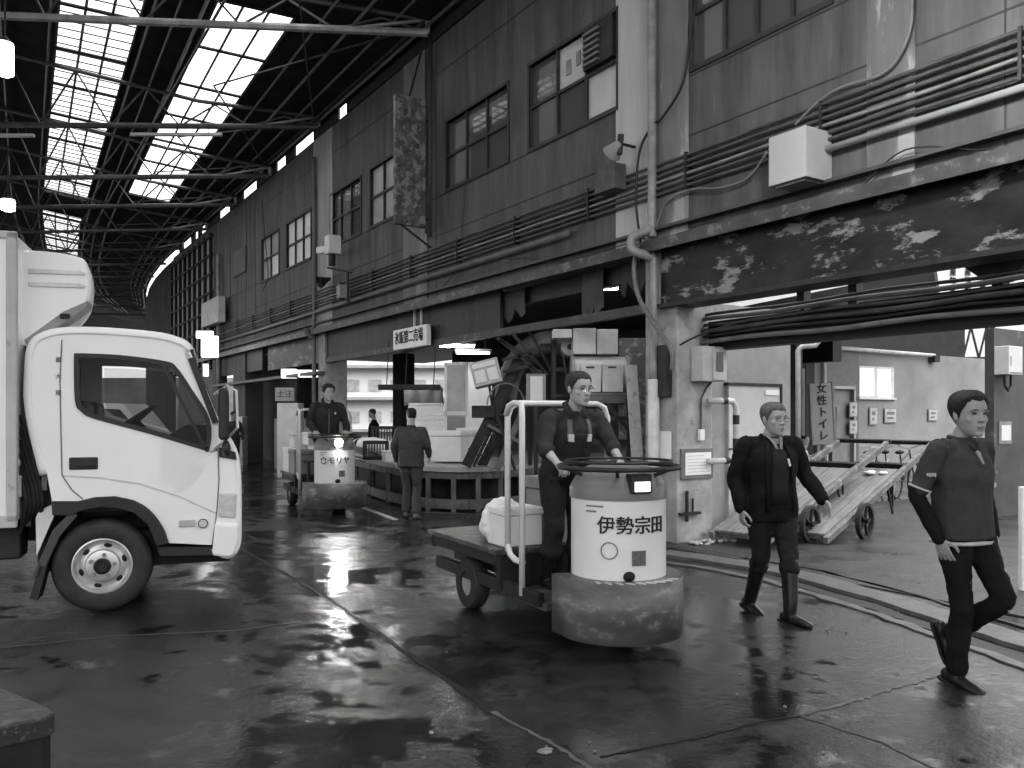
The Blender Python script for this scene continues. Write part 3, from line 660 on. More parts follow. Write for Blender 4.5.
# ---- machine group right of the platform
def pole(mb, p0, p1, r=.02): mb.bar(p0, p1, r*2, r*2)
cv = thing('inclined_conveyor', (at(500, 470, 13.6).x, 13.6, 0), 0, 'dark inclined conveyor rising to the right above the loading platform', 'conveyor')
CI = Matrix.Translation(-Vector(cv.location))
def P(px, py, Y=13.4): return at(px, py, Y)
b = MB(CI); b.bar(P(466, 466), P(522, 352), .05, .16); b.build('side_rail', M_dark, cv)
b = MB(CI); b.bar(P(480, 470, 14.0), P(536, 352, 14.0), .05, .16); b.build('side_rail', M_dark, cv)
b = MB(CI); b.bar(P(474, 466, 13.7), P(529, 350, 13.7), .34, .05); b.build('belt', mat('belt', .035, .5, .4, 9), cv)
b = MB(CI); b.bar(P(497, 470, 13.3), P(540, 370, 13.3), .07, .10); b.bar(P(488, 425, 13.3), P(520, 442, 13.2), .05, .05); b.build('ladder_arm', mat('bar_mid', .12, .4, .3, 4), cv)
b = MB(CI); c = curve_pts([P(505, 400, 13.9), P(512, 372, 13.9), P(528, 350, 13.9), P(552, 342, 13.9), P(572, 348, 13.9)], 6); b.tube(c, .2, 10); b.build('hood', mat('hood', .10, .4, .4, 4), cv, smooth=True)
b = MB(CI)
for (a, c) in (((513, 334), (548, 375)), ((530, 332), (552, 372)), ((500, 340), (545, 378)), ((497, 338), (520, 352)), ((502, 360), (540, 352)), ((503, 372), (530, 366)), ((555, 335), (555, 400)), ((540, 345), (575, 345)), ((497, 415), (515, 470)), ((530, 366), (545, 395))):
    b.bar(P(*a, 13.2), P(*c, 13.2), .045, .045)
b.build('brace', M_dark, cv)
b = MB(CI)
for i in range(5): b.bar(P(470+i*5, 455-i*10, 13.38), P(484+i*5, 455-i*10, 13.9), .03, .03)
b.build('roller', M_cond, cv)
b = MB(CI); c = P(512, 405, 13.2); b.tube([c+Vector((.3*math.cos(t)-.1, 0, .35*math.sin(t))) for t in [PI*i/10 for i in range(11)]], .015, 6); b.build('hose', M_condl, cv)
b = MB(CI)
for x in (470, 500, 530): b.bar((P(x, 415, 14).x, 14, .74), (P(x, 415, 14).x, 14, .74+.01*(x-440)), .06, .06)
b.build('support_leg', M_dark, cv)
# control box with switch covers
r = thing('control_console', at(489, 384, 13.3), 0, 'tilted white control box with paper labels in front of the conveyor', 'control box')
X = Matrix.Rotation(math.radians(-14), 4, 'Y') @ Matrix.Rotation(math.radians(-12), 4, 'X')
b = MB(X); b.box(-.23, .23, -.06, .1, -.02, .4); b.build('case', M_lgrey, r, bevel=.015)
b = MB(X); b.box(-.19, -.02, -.075, -.06, .04, .24); b.box(.02, .18, -.075, -.06, .04, .24); b.box(-.2, .18, -.075, -.06, .28, .36); b.build('paper_label', M_paper, r)
b = MB(); b.cyl((0, .02, 0), (.08, .02, -.55), .02, seg=8); b.cyl((.08, .02, -.55), (.08, .02, -1.0), .025, seg=8); b.build('stand', M_dark, r)
b = MB(); b.box(-.28, .1, -.05, .2, -.55, -.35); b.build('lower_box', M_dark, r, bevel=.01)
# notice board on easel
r = thing('notice_board', at(536, 405, 12.6), .05, 'white notice in a grey frame standing behind the rail of the nearer truck', 'notice board')
b = MB(); b.box(-.15, .15, -.02, .02, 0, .48); b.build('board_frame', M_grey, r); b = MB(); b.box(-.09, .10, -.026, -.02, .06, .44); b.build('paper', M_paper, r)
b = MB(); b.box(-.03, .03, 0, .05, -1.76, 0); b.build('post', M_dark, r)
# motor rack with pulley wheel
r = thing('motor_rack', (at(567, 400, 12.6).x, 12.6, 0), 0, 'dark steel rack holding a motor with a round pulley wheel', 'machine')
b = MB()
for x in (-.2, .22):
    for y in (0, .45): b.bar((x, y, 0), (x, y, 2.85), .05, .05)
for z in (.9, 1.35, 1.9, 2.3, 2.84): b.bar((-.2, 0, z), (.22, 0, z), .04, .05); b.bar((-.2, .45, z), (.22, .45, z), .04, .05); b.bar((-.2, 0, z), (-.2, .45, z), .04, .05); b.bar((.22, 0, z), (.22, .45, z), .04, .05)
b.build('rack_frame', M_dark, r)
PC = at(570, 347, 12.5)-Vector(r.location); b = MB(); b.cyl(PC-Vector((0, .03, 0)), PC+Vector((0, .03, 0)), .135, seg=24); b.build('pulley_wheel', mat('wheel_face', .35, .4, .2, 10), r)
b = MB(); b.cyl(PC-Vector((0, .05, 0)), PC-Vector((0, .03, 0)), .045, seg=12); b.build('hub', M_dark, r)
b = MB(); b.tube([PC+Vector((-.12, -.02, -.05)), PC+Vector((-.03, -.02, -.62)), PC+Vector((.05, -.02, -.62)), PC+Vector((.12, -.02, -.05))], .012, 6); b.build('drive_belt', M_cond, r)
b = MB(); b.cyl(PC+Vector((0, .05, 0)), PC+Vector((0, .4, 0)), .12, seg=16); b.box(-.16, .16, .05, .4, 1.36, 1.7); b.box(-.16, .1, .05, .4, .92, 1.2); b.build('motor', M_grey, r)
# tank with doors
r = thing('tank', (at(601, 400, 12.0).x, 12.0, 0), 0, 'pale horizontal drum tank with two square doors on a dark stand', 'tank')
z0, z1 = at(0, 392, 12).z, at(0, 355, 12).z; zc = (z0+z1)/2; rr = (z1-z0)/2
b = MB(); 
sec = [(0, -.02+.3-.3*math.cos(t), zc+rr*math.sin(t)) for t in [-PI/2+PI*i/10 for i in range(11)]]
b.cyl((-.40, .3, zc), (.38, .3, zc), rr*1.02, seg=24); b.build('drum', M_lgrey, r, smooth='auto')
b = MB(); b.box(-.3, .0, -.02, .02, z0+.0, z1-.13); b.box(.02, .32, -.02, .02, z0+.0, z1-.13); b.build('door', mat('door_pale', .5, .35, .15, 5), r, bevel=.008)
b = MB(); b.box(-.22, -.1, -.04, -.02, z1-.19, z1-.17); b.box(.1, .22, -.04, -.02, z1-.19, z1-.17); b.build('handle', M_dark, r)
for x in (-.42, .38): b = MB(); b.cyl((x, .3, zc), (x+.05, .3, zc), rr*1.1, seg=24); b.build('flange', M_grey, r)
b = MB(); b.box(-.36, .36, -.03, .5, z0-.16, z0-.01); b.box(-.36, .4, -.05, -.03, z0-.05, z0-.03); b.box(-.36, .4, -.05, -.03, z0-.12, z0-.10); b.build('stand_top', mat('standtop', .13, .5, .4, 8), r)
b = MB()
for x in (-.38, .4):
    for y in (0, .5): b.bar((x, y, 0), (x, y, z0), .05, .05)
for z in (.25, .75, 1.2, 1.55): b.bar((-.38, 0, z), (.4, 0, z), .04, .06); b.bar((-.38, .5, z), (.4, .5, z), .04, .06)
b.bar((.1, -.02, 1.75), (.42, -.02, 1.35), .04, .05); b.box(-.36, .38, 0, .5, .72, .76); b.box(-.36, .38, 0, .5, 1.2, 1.24); b.build('stand', M_dark, r)
for (x0, x1, y0, y1, lab) in ((573, 596, 328, 354, 'pale grey cabinet standing on the drum tank, left of its pair'), (597, 618, 330, 355, 'pale grey cabinet standing on the drum tank, right of its pair'), (553, 572, 329, 338, 'small white box on top of the motor rack')):
    o = boxpx(x0, x1, y0, y1, 12.1, .35, M_lgrey, 'cabinet', lab, 'cabinet', 'cabinets over the machines'); 
    if x0 != 553: o.location.z = z1+.02
o = boxpx(619, 645, 338, 440, 12.2, .05, mat('spotted_panel', .13, .5, .3, 3, spots=.7, sscale=9, spotv=.4), 'steel_sheet', 'grey spotted steel sheet standing beside the pillar', 'sheet', zfloor=.0)
b = MB(); p0, p1 = at(640, 460, 11.2), at(631, 365, 11.5); p0.z = .02; p0.x = at(642, 0, 11.2).x; b.bar(p0, p1, .16, .04, up=(0,1,0)); tag(b.build('plank', mat('plank_pale', .5, .5, .2, 3, spots=.6, sscale=9, spotv=.1), bevel=.005), 'long pale plank leaning upright next to the pillar', 'plank')
for k in range(3):
    b = MB(Matrix.Translation((at(592+k*11, 470, 11.6).x, 11.6, 0))); b.box(-.14, .14, 0, .35, 0, .5+.16*k); tag(b.build('bin', [M_dark, M_grey, M_crate][k], bevel=.01), ['dark bin on the ground under the drum tank', 'grey bin on the ground under the drum tank', 'taller dark bin on the ground under the drum tank'][k], 'bin')
# ---- pillar fittings: downpipes, panels, notices
def wtube(name, pts, r, m, lab, cat='pipe', seg=12, curved=True, group=None):
    c = MB(WF); c.tube(curve_pts(pts, 6) if curved else pts, r, seg); return tag(c.build(name, m, smooth=True), lab, cat, group)
a = aw(652, U-.1)
wtube('downpipe', [(a, U-.1, 8.7), (a, U-.1, 6.5), (a, U-.1, 4.05), (a, U-.12, 3.95), (a-.08, U-.3, 3.86), (a-.10, U-.36, 3.78), (a-.06, U-.36, 3.66), (a+.02, U-.16, 3.58), (a+.03, U-.1, 3.45), (a+.03, U-.1, 2.0)], .058, M_pipe, 'grey downpipe running down the stained pilaster and round the gutter')
c = MB(WF); c.tube([(a+.03, U-.1, 2.05), (a+.03, U-.1, 0)], .075, 14); tag(c.build('downpipe_sleeve', M_pipel, smooth=True), 'white sleeve round the lowest part of the near downpipe', 'pipe sleeve')
a2 = aw(314, U-.1)
wtube('downpipe', [(a2, U-.1, 8.2), (a2, U-.1, 3.95), (a2-.03, U-.3, 3.8), (a2+.0, U-.16, 3.55), (a2, U-.1, 3.4), (a2, U-.1, 0)], .055, mat('pipe_dark', .12, .45, .3, 3), 'dark downpipe beside the pillar behind the oncoming truck')
a3 = aw(219, U-.1)
wtube('downpipe', [(a3, U-.12, 7.4), (a3, U-.12, 0)], .07, M_pipe, 'grey pipe at the end of the boarded wall near the lattice screen', curved=False)
wtube('conduit_pipe', [(aw(430, U-.05), U-.05, 8.8), (aw(430, U-.05), U-.05, 5.0)], .03, M_cond, 'thin dark pipe right of the hanging speckled sign', curved=False)
q = MB(WF); q.box(aw(656, U-.03), aw(671, U-.03), U-.10, U-.01, zw(660, 397), zw(660, 346)); tag(q.build('dark_panel', M_dark, bevel=.01), 'tall dark panel box fixed to the pillar beside the downpipe', 'panel box')
q = MB(WF); q.box(aw(657, U-.02), aw(671, U-.02), U-.03, U-.01, zw(660, 459), zw(660, 431)); tag(q.build('notice', M_paper), 'white notice with a dark top edge on the pillar below the dark panel', 'notice')
# side face of the pillar faces the camera: direction of DN; frame SIDE: x along DN, y = away from the camera, z up
acol = aw(677); SO = WF @ Vector((acol, U, 0)); SIDE = frame_m(SO, DN, (0, 0, 1), DE)  # local x=DN, y=up, z=towards camera
def side(name, u0, u1, z0, z1, d0, d1, m, par=None, bevel=.006):
    b = MB(SIDE if par is None else Matrix()); b.box(u0, u1, z0, z1, d0, d1); return b.build(name, m, par, bevel=bevel)
def sroot(name, lab, cat): r = bpy.data.objects.new(name, None); COL.objects.link(r); r.matrix_world = SIDE; return tag(r, lab, cat)
r = sroot('electric_meter_box', 'pale electric box with a dark window on the pillar side above the pipework', 'meter box')
side('case', .22, .62, 2.02, 2.45, .02, .22, M_lgrey, r); side('cover', .38, .61, 2.03, 2.44, .22, .25, M_lgrey, r); side('meter_window', .42, .54, 2.14, 2.38, .25, .262, M_glassd, r)
r = sroot('framed_notice', 'framed white notice low on the pillar side', 'notice')
side('notice_frame', .05, .60, .80, 1.18, .0, .03, mat('frame_grey', .14, .5), r); side('paper', .11, .56, .85, 1.13, .03, .036, M_paper, r)
b = MB(); 
for k in range(6): b.box(.14, .53-.05*(k % 3), .885+k*.04, .892+k*.04, .036, .0365)
b.build('printed_lines', mat('print', .4, .6), r)
r = sroot('wall_tap', 'rusty tap pipe and bracket low on the pillar side', 'tap')
b = MB(); b.cyl((.13, .28, .04), (.13, .66, .04), .022, seg=8); b.cyl((.24, .35, .03), (.24, .56, .03), .014, seg=8); b.box(.02, .36, .36, .39, .0, .06); b.build('tap_pipe', M_dark, r)
r = sroot('striped_pipe', 'pale pipe with dark bands bending beside the pillar', 'pipe')
b = MB(); b.tube([(.42, 1.78, .12), (.85, 1.78, .12), (.92, 1.7, .12), (.92, 1.1, .12), (.86, 1.02, .12), (.42, 1.02, .12)], .04, 10); b.build('pipe_run', M_lgrey, r, smooth=True)
b = MB(); 
for p0, p1 in (((.66, 1.78, .12), (.74, 1.78, .12)), ((.92, 1.6, .12), (.92, 1.48, .12)), ((.92, 1.3, .12), (.92, 1.12, .12)), ((.7, 1.02, .12), (.78, 1.02, .12))): b.cyl(p0, p1, .044, seg=10)
b.build('band', M_dark, r)
r = sroot('small_switch', 'small white switch box on the pillar with a thin conduit going up', 'switch')
side('switch_case', .34, .42, 1.28, 1.42, .01, .06, M_white, r); b = MB(); b.tube([(.38, 1.42, .03), (.38, 1.8, .03), (.46, 1.95, .05), (.5, 2.02, .1)], .014, 6); b.build('thin_conduit', M_cond, r)
b = MB(SIDE)
for i in range(26): b.ell((random.uniform(.1, .75), random.uniform(.0, .02)+.02, random.uniform(.08, .3)), random.uniform(.02, .06), random.uniform(.015, .03), random.uniform(.02, .05), seg=6, rg=4)
tag(b.build('rubble', mat('rubble', .35, .8, .4, 20)), 'pale crumbs of plaster lying at the foot of the pillar', 'rubble', kind='stuff')
# ------------------------------------------------ yard behind the right bay
M_plaster = mat('yard_plaster', .30, .7, .4, .8, spots=.4, sscale=1.6, spotv=.12, bump=.1)
M_pl2 = mat('pale_plaster', .29, .7, .25, .8, spots=.3, sscale=1.8, spotv=.25)
# grey side building right behind the pillar: faces along the wall direction
o = MB(); F0 = at(690, 0, 15.0); F0.z = 0
def nf(o0): return Matrix.Translation(o0) @ Matrix.Rotation(math.atan2(DN.y, DN.x), 4, 'Z')   # x along DN, y away along -DE
NF1 = nf(WF @ Vector((-7.8, 8.98, 0)))
r = thing('sliding_door', NF1 @ Vector((0, 0, 0)), math.atan2(DN.y, DN.x), 'large pale spotted door panel in the grey wall behind the walking man with glasses', 'door panel')
b = MB(); b.box(-.52, .52, -.06, 0, 0, 2.0); b.build('door_leaf', mat('door_spotted', .45, .5, .12, 3, spots=.6, sscale=9, spotv=.1, spotlo=.64), r)
b = MB(); b.box(-.55, .55, -.08, 0, 2.0, 2.04); b.box(.52, .55, -.08, 0, 0, 2.0); b.box(-.52, .52, -.07, -.06, 1.13, 1.15); b.build('door_trim', M_dark, r)
b = MB(); b.box(.2, .48, -.075, -.06, 1.88, 1.95); b.build('label_strip', M_white, r)
# toilet block
NT = nf(at(820, 0, 20.0)-Vector((0,0,at(820, 0, 20.0).z))); TH = 3.25
def tx(px):  # distance along the facade for an image column
    t = (px-512)/FOC; p = NT @ Vector((0,0,0)); return (t*p.y-p.x)/(DN.x-t*DN.y)
b = MB(NT); x_end = tx(1000)
wl0, wl1 = tx(858), tx(893); d0, d1 = tx(827), tx(853)
b.box(d1, wl0, 0, .25, 0, TH); b.box(wl0, wl1, 0, .25, 0, 2.05); b.box(wl0, wl1, 0, .25, 2.85, TH); b.box(wl1, x_end, 0, .25, 0, TH); b.box(-.2, d0, 0, .25, 0, TH); b.box(d0, d1, 0, .25, 2.25, TH)
b.box(-.2, x_end, .25, 5, TH-.1, TH)
struct(b.build('wall_toilet', M_pl2), 'pale plastered wall of the toilet block')
bt = bpy.data.materials.new('small_tiles'); bt.use_nodes = True; tn = bt.node_tree; br = tn.nodes.new('ShaderNodeTexBrick'); br.inputs['Scale'].default_value = 4; br.inputs['Color1'].default_value = (.12, .12, .12, 1); br.inputs['Color2'].default_value = (.15, .15, .15, 1); br.inputs['Mortar'].default_value = (.12, .12, .12, 1)
tcn = tn.nodes.new('ShaderNodeTexCoord'); mp = tn.nodes.new('ShaderNodeMapping'); mp.inputs['Rotation'].default_value = (PI/2, 0, 0); tn.links.new(tcn.outputs['Object'], mp.inputs[0]); tn.links.new(mp.outputs[0], br.inputs[0]); tn.links.new(br.outputs[0], tn.nodes['Principled BSDF'].inputs['Base Color'])
r = bpy.data.objects.new('wall_tiles', None); COL.objects.link(r); r.matrix_world = NT; struct(r, 'patch of small wall tiles round the toilet door')
b = MB(); b.box(tx(821), d0, -.02, 0, 0, TH-.05); b.box(d0, d1, -.02, 0, 2.26, TH-.05); b.box(d1, tx(858), -.02, 0, 0, TH-.05); b.build('tile_patch', bt, r)
w = bpy.data.objects.new('window_8', None); COL.objects.link(w); w.matrix_world = NT @ Matrix.Translation(((wl0+wl1)/2, 0, 2.05)); struct(w, 'bright aluminium sliding window in the toilet block'); ww = (wl1-wl0)/2
b = MB()
for x in (-ww, -.03, ww-.06): b.box(x, x+.06, -.03, .05, 0, .8)
b.box(-ww, ww, -.03, .05, 0, .05); b.box(-ww, ww, -.03, .05, .75, .8); b.box(-ww-.05, ww+.05, -.08, 0, -.05, 0); b.build('window_frame', M_white, w)
for s in (0, 1): b = MB(); b.box(-ww if s == 0 else 0, 0 if s == 0 else ww, .03, .04, .03, .77); b.build('window_pane', mat('glow_pane', .8, .2, .05, 2, emit=.55), w)  # panes carry their own emission so the window stays bright
r = bpy.data.objects.new('toilet_door', None); COL.objects.link(r); r.matrix_world = NT; tag(r, 'grey toilet door with a small framed picture, behind the vertical sign', 'door')
b = MB(); b.box(d0, d1, .08, .12, 0, 2.25); b.build('door_leaf', M_grey, r); b = MB(); b.box(d0-.06, d0, -.04, .1, 0, 2.3); b.box(d1, d1+.06, -.04, .1, 0, 2.3); b.box(d0-.06, d1+.06, -.04, .1, 2.25, 2.32); b.build('door_frame', M_lgrey, r)
b = MB(); b.box(d0+.1, d0+.45, .05, .08, 1.2, 1.8); b.build('picture_frame', M_dark, r); b = MB(); b.box(d0+.16, d0+.39, .045, .05, 1.28, 1.72); b.build('picture', M_paper, r)
def poster(px0, px1, py0, py1, lab, grp='posters on the toilet block', base=None, m=None):
    x0, x1 = tx(px0), tx(px1); pm = NT @ Vector(((x0+x1)/2, 0, 0)); z1 = at(0, py0, pm.y).z; z0 = at(0, py1, pm.y).z
    r = thing('poster', NT @ Vector(((x0+x1)/2, -.03, z0)), math.atan2(DN.y, DN.x), lab, 'poster', grp); w = (x1-x0)/2; h = z1-z0
    b = MB(); b.box(-w, w, -.01, .0, 0, h); b.build('poster_frame', M_grey, r); b = MB(); b.box(-w+.025, w-.025, -.02, -.01, .025, h-.025); b.build('poster_sheet', m or mat('poster_paper', .5, .7), r)
    b = MB(); b.box(-w+.1, w-.1, -.022, -.02, h*.55, h*.75); b.box(-w+.1, w-.15, -.022, -.02, h*.25, h*.4); b.build('poster_print', mat('print_dark', .18, .6), r)
poster(868, 876, 407, 425, 'narrow poster left of three on the toilet block wall'); poster(883, 895, 408, 423, 'poster in the middle of three on the toilet block wall'); poster(927, 936, 409, 421, 'poster right of three on the toilet block wall, beside the head of the young man')
poster(848, 856, 402, 417, 'upper white notice between toilet door and window'); poster(848, 856, 420, 434, 'lower white notice between toilet door and window')
r = bpy.data.objects.new('gutter_pipe', None); COL.objects.link(r); r.matrix_world = NT; tag(r, 'white pipe running along the top of the toilet block and down its corner', 'pipe')
b = MB(); b.tube([(0, -.12, 0), (0, -.12, TH-.1), (.06, -.12, TH), (tx(930), -.12, TH-.02)], .05, 8); b.build('pipe_run', M_pipel, r, smooth=True)
b = MB(); b.box(tx(930)-.1, tx(930)+.15, -.2, -.02, TH-.2, TH-.02); b.build('end_box', M_dark, r)
for i, px in enumerate((795, 735)):
    p = at(px, 0, 16.0)
r = thing('corner_pipe', (at(798, 0, 12.9).x, 12.9, 0), 0, 'white vertical pipe with an elbow at the top left of the toilet sign', 'pipe')
b = MB(); z = at(0, 347, 12.9).z; b.tube([(0,0,0), (0,0,z-.05), (.05,0,z), (.27,0,z+.02), (.32,0,z+.08), (.32,0,z+.25)], .04, 10); b.build('pipe_run', M_pipel, r, smooth=True)
# vertical toilet sign
r = thing('toilet_sign', (at(824, 0, 18).x, 18, .95), .1, 'tall pale sign with vertical black characters leaning in front of the toilet door', 'sign'); X = Matrix.Rotation(math.radians(-3), 4, 'Y')
b = MB(X); b.box(-.24, .24, 0, .1, 0, 1.35); b.build('sign_board', mat('sign_pale', .3, .5, .1, 3), r, bevel=.01)
b = MB(X); b.box(.245, .30, -.01, .12, -.02, 1.37); b.box(-.27, -.24, -.01, .11, 0, 1.36); b.build('sign_edge', M_grey, r)
b = MB(); text_mb(b, '女性トイレ', .23, X @ frame_m(Vector((0, -.01, 1.22)), VX, VZ), vertical=True, bold=.004); b.build('lettering', M_ink, r)
b = MB(); b.box(-.2, -.14, .02, .08, -.95, 0); b.box(.14, .2, .02, .08, -.95, 0); b.build('sign_leg', M_dark, r)
# square pillar on the right with box and poster
SP = nf(Vector((at(994, 0, 12.7).x, 12.7, 0)))
struct(MB(SP).box(0, 1.3, 0, .14, 0, 2.95).build('pillar', mat('pillar_dark2', .07, .5, .4, 1.5, spots=.5, sscale=3, spotv=.3, spotlo=.62)), 'dark pillar at the right edge')
r = bpy.data.objects.new('distribution_box', None); COL.objects.link(r); r.matrix_world = SP; tag(r, 'white box with a cable loop beneath, high on the dark pillar at the right edge', 'electric box')
b = MB(); b.box(.0, .42, -.22, 0, 2.22, 2.66); b.build('case', M_white, r, bevel=.01); b = MB(); b.tube([(.1, -.1, 2.22), (.12, -.1, 2.05), (.22, -.1, 1.98), (.3, -.1, 2.05), (.3, -.1, 2.22)], .02, 6); b.build('cable_loop', M_cab, r)
b = MB(); b.box(.05, .07, -.225, -.22, 2.35, 2.5); b.box(.03, .39, -.225, -.22, 2.24, 2.26); b.build('door_line', M_grey, r)
r = bpy.data.objects.new('poster', None); COL.objects.link(r); r.matrix_world = SP; tag(r, 'framed white notice on the dark pillar at the right edge, behind the young man', 'poster')
b = MB(); b.box(.12, .5, -.02, 0, 1.15, 1.5); b.build('poster_frame', M_grey, r); b = MB(); b.box(.17, .45, -.03, -.02, 1.2, 1.44); b.build('poster_sheet', M_paper, r)
p = gr(1022, 592); tag(MB(Matrix.Translation(p)).box(-.0, .07, 0, .06, 0, .95).build('marker_post', M_white, bevel=.008), 'white post at the extreme right edge, partly cut off', 'post')
# canopy over the yard
def canopy():
    p = [Vector((3.22, 13.0, 3.30)), Vector((8.25, 16.0, 4.52)), Vector((11.5, 22.0, 4.6)), Vector((4.6, 20.0, 3.5))]
    b = MB(); b.add(p+[q+Vector((0,0,.06)) for q in p], [(0,1,2,3),(7,6,5,4),(0,4,5,1),(1,5,6,2),(2,6,7,3),(3,7,4,0)]); struct(b.build('roof_canopy', mat('canopy', .09, .5, .2, 2)))
    b = MB(); b.bar(p[0], p[1], .06, .12); b.bar(p[1], p[2], .06, .12); struct(b.build('sky_sliver_strip', M_white))  # white strips stand in for a sliver of bright sky along the edge
canopy()
rt = MB(); rt.bar((3.2, 15.6, 3.45), (8.6, 16.8, 3.65), .06, .06); rt.bar((3.2, 15.6, 3.2), (9, 16.4, 3.95), .05, .05); rt.bar((5.5, 15.9, 3.2), (5.6, 15.9, 4.1), .07, .07); struct(rt.build('canopy_frame', M_lgrey))
st = MB(); o0 = at(925, 0, 26)
for i in range(3): st.bar((13.8+i*.5, 26, 3.4), (14.05+i*.5, 26, 4.4), .05, .05); st.bar((14.05+i*.5, 26, 4.4), (14.3+i*.5, 26, 3.4), .05, .05)
st.bar((13.8, 26, 3.4), (15.3, 26, 3.4), .08, .08); st.bar((13.8, 26, 4.4), (15.3, 26, 4.4), .08, .08); struct(st.build('canopy_truss', M_dark))
struct(MB().box(9.0, 13.7, 24.8, 25.2, 0, 4.75).build('wall_dark', mat('dark_wall_back', .03, .7)))
# ------------------------------------------------ wooden handcarts
M_plk = mat('cart_planks', .19, .5, .35, 2.5, stretch=(1, 6, 1), spots=.4, sscale=4, spotv=.08)
M_rail = mat('cart_rail', .15, .5, .4, 4, spots=.5, sscale=9, spotv=.5); M_rub = mat('tyre', .03, .7, .3, 8)
def handcart(o, ang, tilt, lab, z=0):
    r = thing('handcart', o, ang, lab, 'handcart', 'wooden handcarts parked in the bay')
    X = Matrix.Translation((0, 0, z)) @ Matrix.Rotation(-tilt, 4, 'Y'); w = .74; Lc = 2.45; Lt = 3.78
    b = MB(X)
    for i in range(5): b.box(.05+.0, Lc, .03+i*.136, .03+i*.136+.129, .04, .07)
    b.build('deck_boards', M_plk, r)
    for y in (-.02, w-.02): b = MB(X); b.box(0, Lt, y, y+.06, -.04, .05); b.box(0, Lc, y-.012 if y < 0 else y+.06, y if y < 0 else y+.072, .03, .05); b.build('side_rail', M_rail, r, bevel=.006)
    b = MB(X)
    for x in (.1, .9, 1.7, 2.4): b.box(x, x+.07, 0, w, -.03, .035)
    b.build('cross_piece', M_rail, r)
    b = MB(X); b.box(Lt-.03, Lt+.03, -.04, w+.04, .0, .06); b.build('handle_bar', M_dark, r, bevel=.01)
    b = MB(X); b.box(Lc+.25, Lc+.32, 0, w, -.02, .05); b.build('brace_bar', M_dark, r)
    ax = .92; za = .235
    for y in (-.12, w+.04):
        c = Vector((ax, y+.03, za)); Y = Matrix.Translation(c) @ Matrix.Rotation(PI/2, 4, 'X')
        b = MB(Y); b.lathe([(.195, -.03), (.235, -.03), (.235, .03), (.195, .03), (.195, -.03)], seg=28); wl = b.build('wheel', M_rub, r, smooth='auto')
        b = MB(Y); b.cyl((0,0,-.05), (0,0,.05), .035, seg=12)
        for k in range(5): a = 2*PI*k/5; b.bar((0,0,0), (.2*math.cos(a), .2*math.sin(a), 0), .03, .03)
        b.build('spokes', M_dark, wl)
    b = MB(); b.cyl((ax, -.1, za), (ax, w+.1, za), .022, seg=8)
    for y in (.05, w-.08): b.bar((ax-.0, y, za), (ax, y, za+.14), .05, .06)
    b.build('axle', M_dark, r)
    for y in (.02, w-.04):
        q = X @ Vector((2.0, y, 0)); q2 = X @ Vector((2.2, y, 0)); b = MB(); b.bar(q, (q.x+.2, y, q.z-.42), .022, .022); b.bar(q2, (q.x+.2, y, q.z-.42), .022, .022); b.build('prop_leg', M_dark, r)
    return r
ca = math.atan2(.697, .717); ct = math.atan(.30)
handcart(Vector((3.83, 10.0, .0)), ca, ct, 'wooden handcart with its wheels furthest right, underneath the other cart', z=.06)
handcart(Vector((3.01, 9.69, .0)), ca, ct, 'wooden handcart lying partly over the other, just behind the man with glasses', z=.09)
h3 = handcart(Vector((4.1, 12.4, .0)), math.atan2(.9, .43), ct, 'wooden handcart furthest back with its handle bar below the toilet sign', z=.06)
# ------------------------------------------------ bicycles
def bicycle(x, y, ang, m, lab, lean=.1):
    r = thing('bicycle', (x, y, 0), ang, lab, 'bicycle', 'bicycles parked along the toilet block'); X = Matrix.Rotation(lean, 4, 'X'); R = .33
    for xx in (-.5, .52):
        Y = X @ Matrix.Translation((xx, 0, R)) @ Matrix.Rotation(PI/2, 4, 'X'); b = MB(Y)
        b.tube([(R*math.cos(2*PI*k/24), R*math.sin(2*PI*k/24), 0) for k in range(24)], .018, 6, closed=True); wl = b.build('wheel', M_rub, r, smooth=True)
        b = MB(Y)
        for k in range(12): a = 2*PI*k/12; b.cyl((0,0,0), (R*.95*math.cos(a), R*.95*math.sin(a), 0), .003, seg=4)
        b.cyl((0,0,-.04), (0,0,.04), .02, seg=8); b.build('spokes', M_lgrey, wl)
    b = MB(X); S = (-.18, 0, .82); B = (-.08, 0, .3); H = (.36, 0, .85); H2 = (.4, 0, .72)
    for p, q in ((S, B), (B, H2), ((-.15, 0, .7), H), ((-.5, 0, R), B), ((-.5, 0, R), (-.15, 0, .7)), ((.35, 0, .9), (.52, 0, R))): b.cyl(p, q, .017, seg=8)
    b.build('bicycle_frame', m, r)
    b = MB(X); b.tube([(.22, -.28, .98), (.32, -.2, .99), (.35, 0, .92), (.32, .2, .99), (.22, .28, .98)], .013, 6); b.build('handlebar', M_lgrey, r)
    b = MB(X); b.ell((-.2, 0, .87), .13, .08, .04); b.build('saddle', M_blk, r, smooth=True)
    b = MB(X); b.box(.5, .78, -.16, .16, .68, .9); 
    if x > 8: b.build('basket', mat('basket', .1, .5), r)
M_bw = mat('bike_white', .7, .35, .05); M_bd = mat('bike_dark', .05, .4); M_bg = mat('bike_grey', .3, .4, metal=.5)
bl = ['white bicycle nearest the vertical toilet sign, turned towards the carts', 'white bicycle behind the head of the white bicycle by the sign', 'dark bicycle left of the toilet sign', 'dark bicycle behind the handles of the carts', 'grey bicycle in the row under the bright window', 'dark bicycle in the row under the middle poster', 'pale bicycle in the row left of the young man', 'dark bicycle partly hidden behind the head of the young man', 'dark bicycle between the young man and the dark pillar']
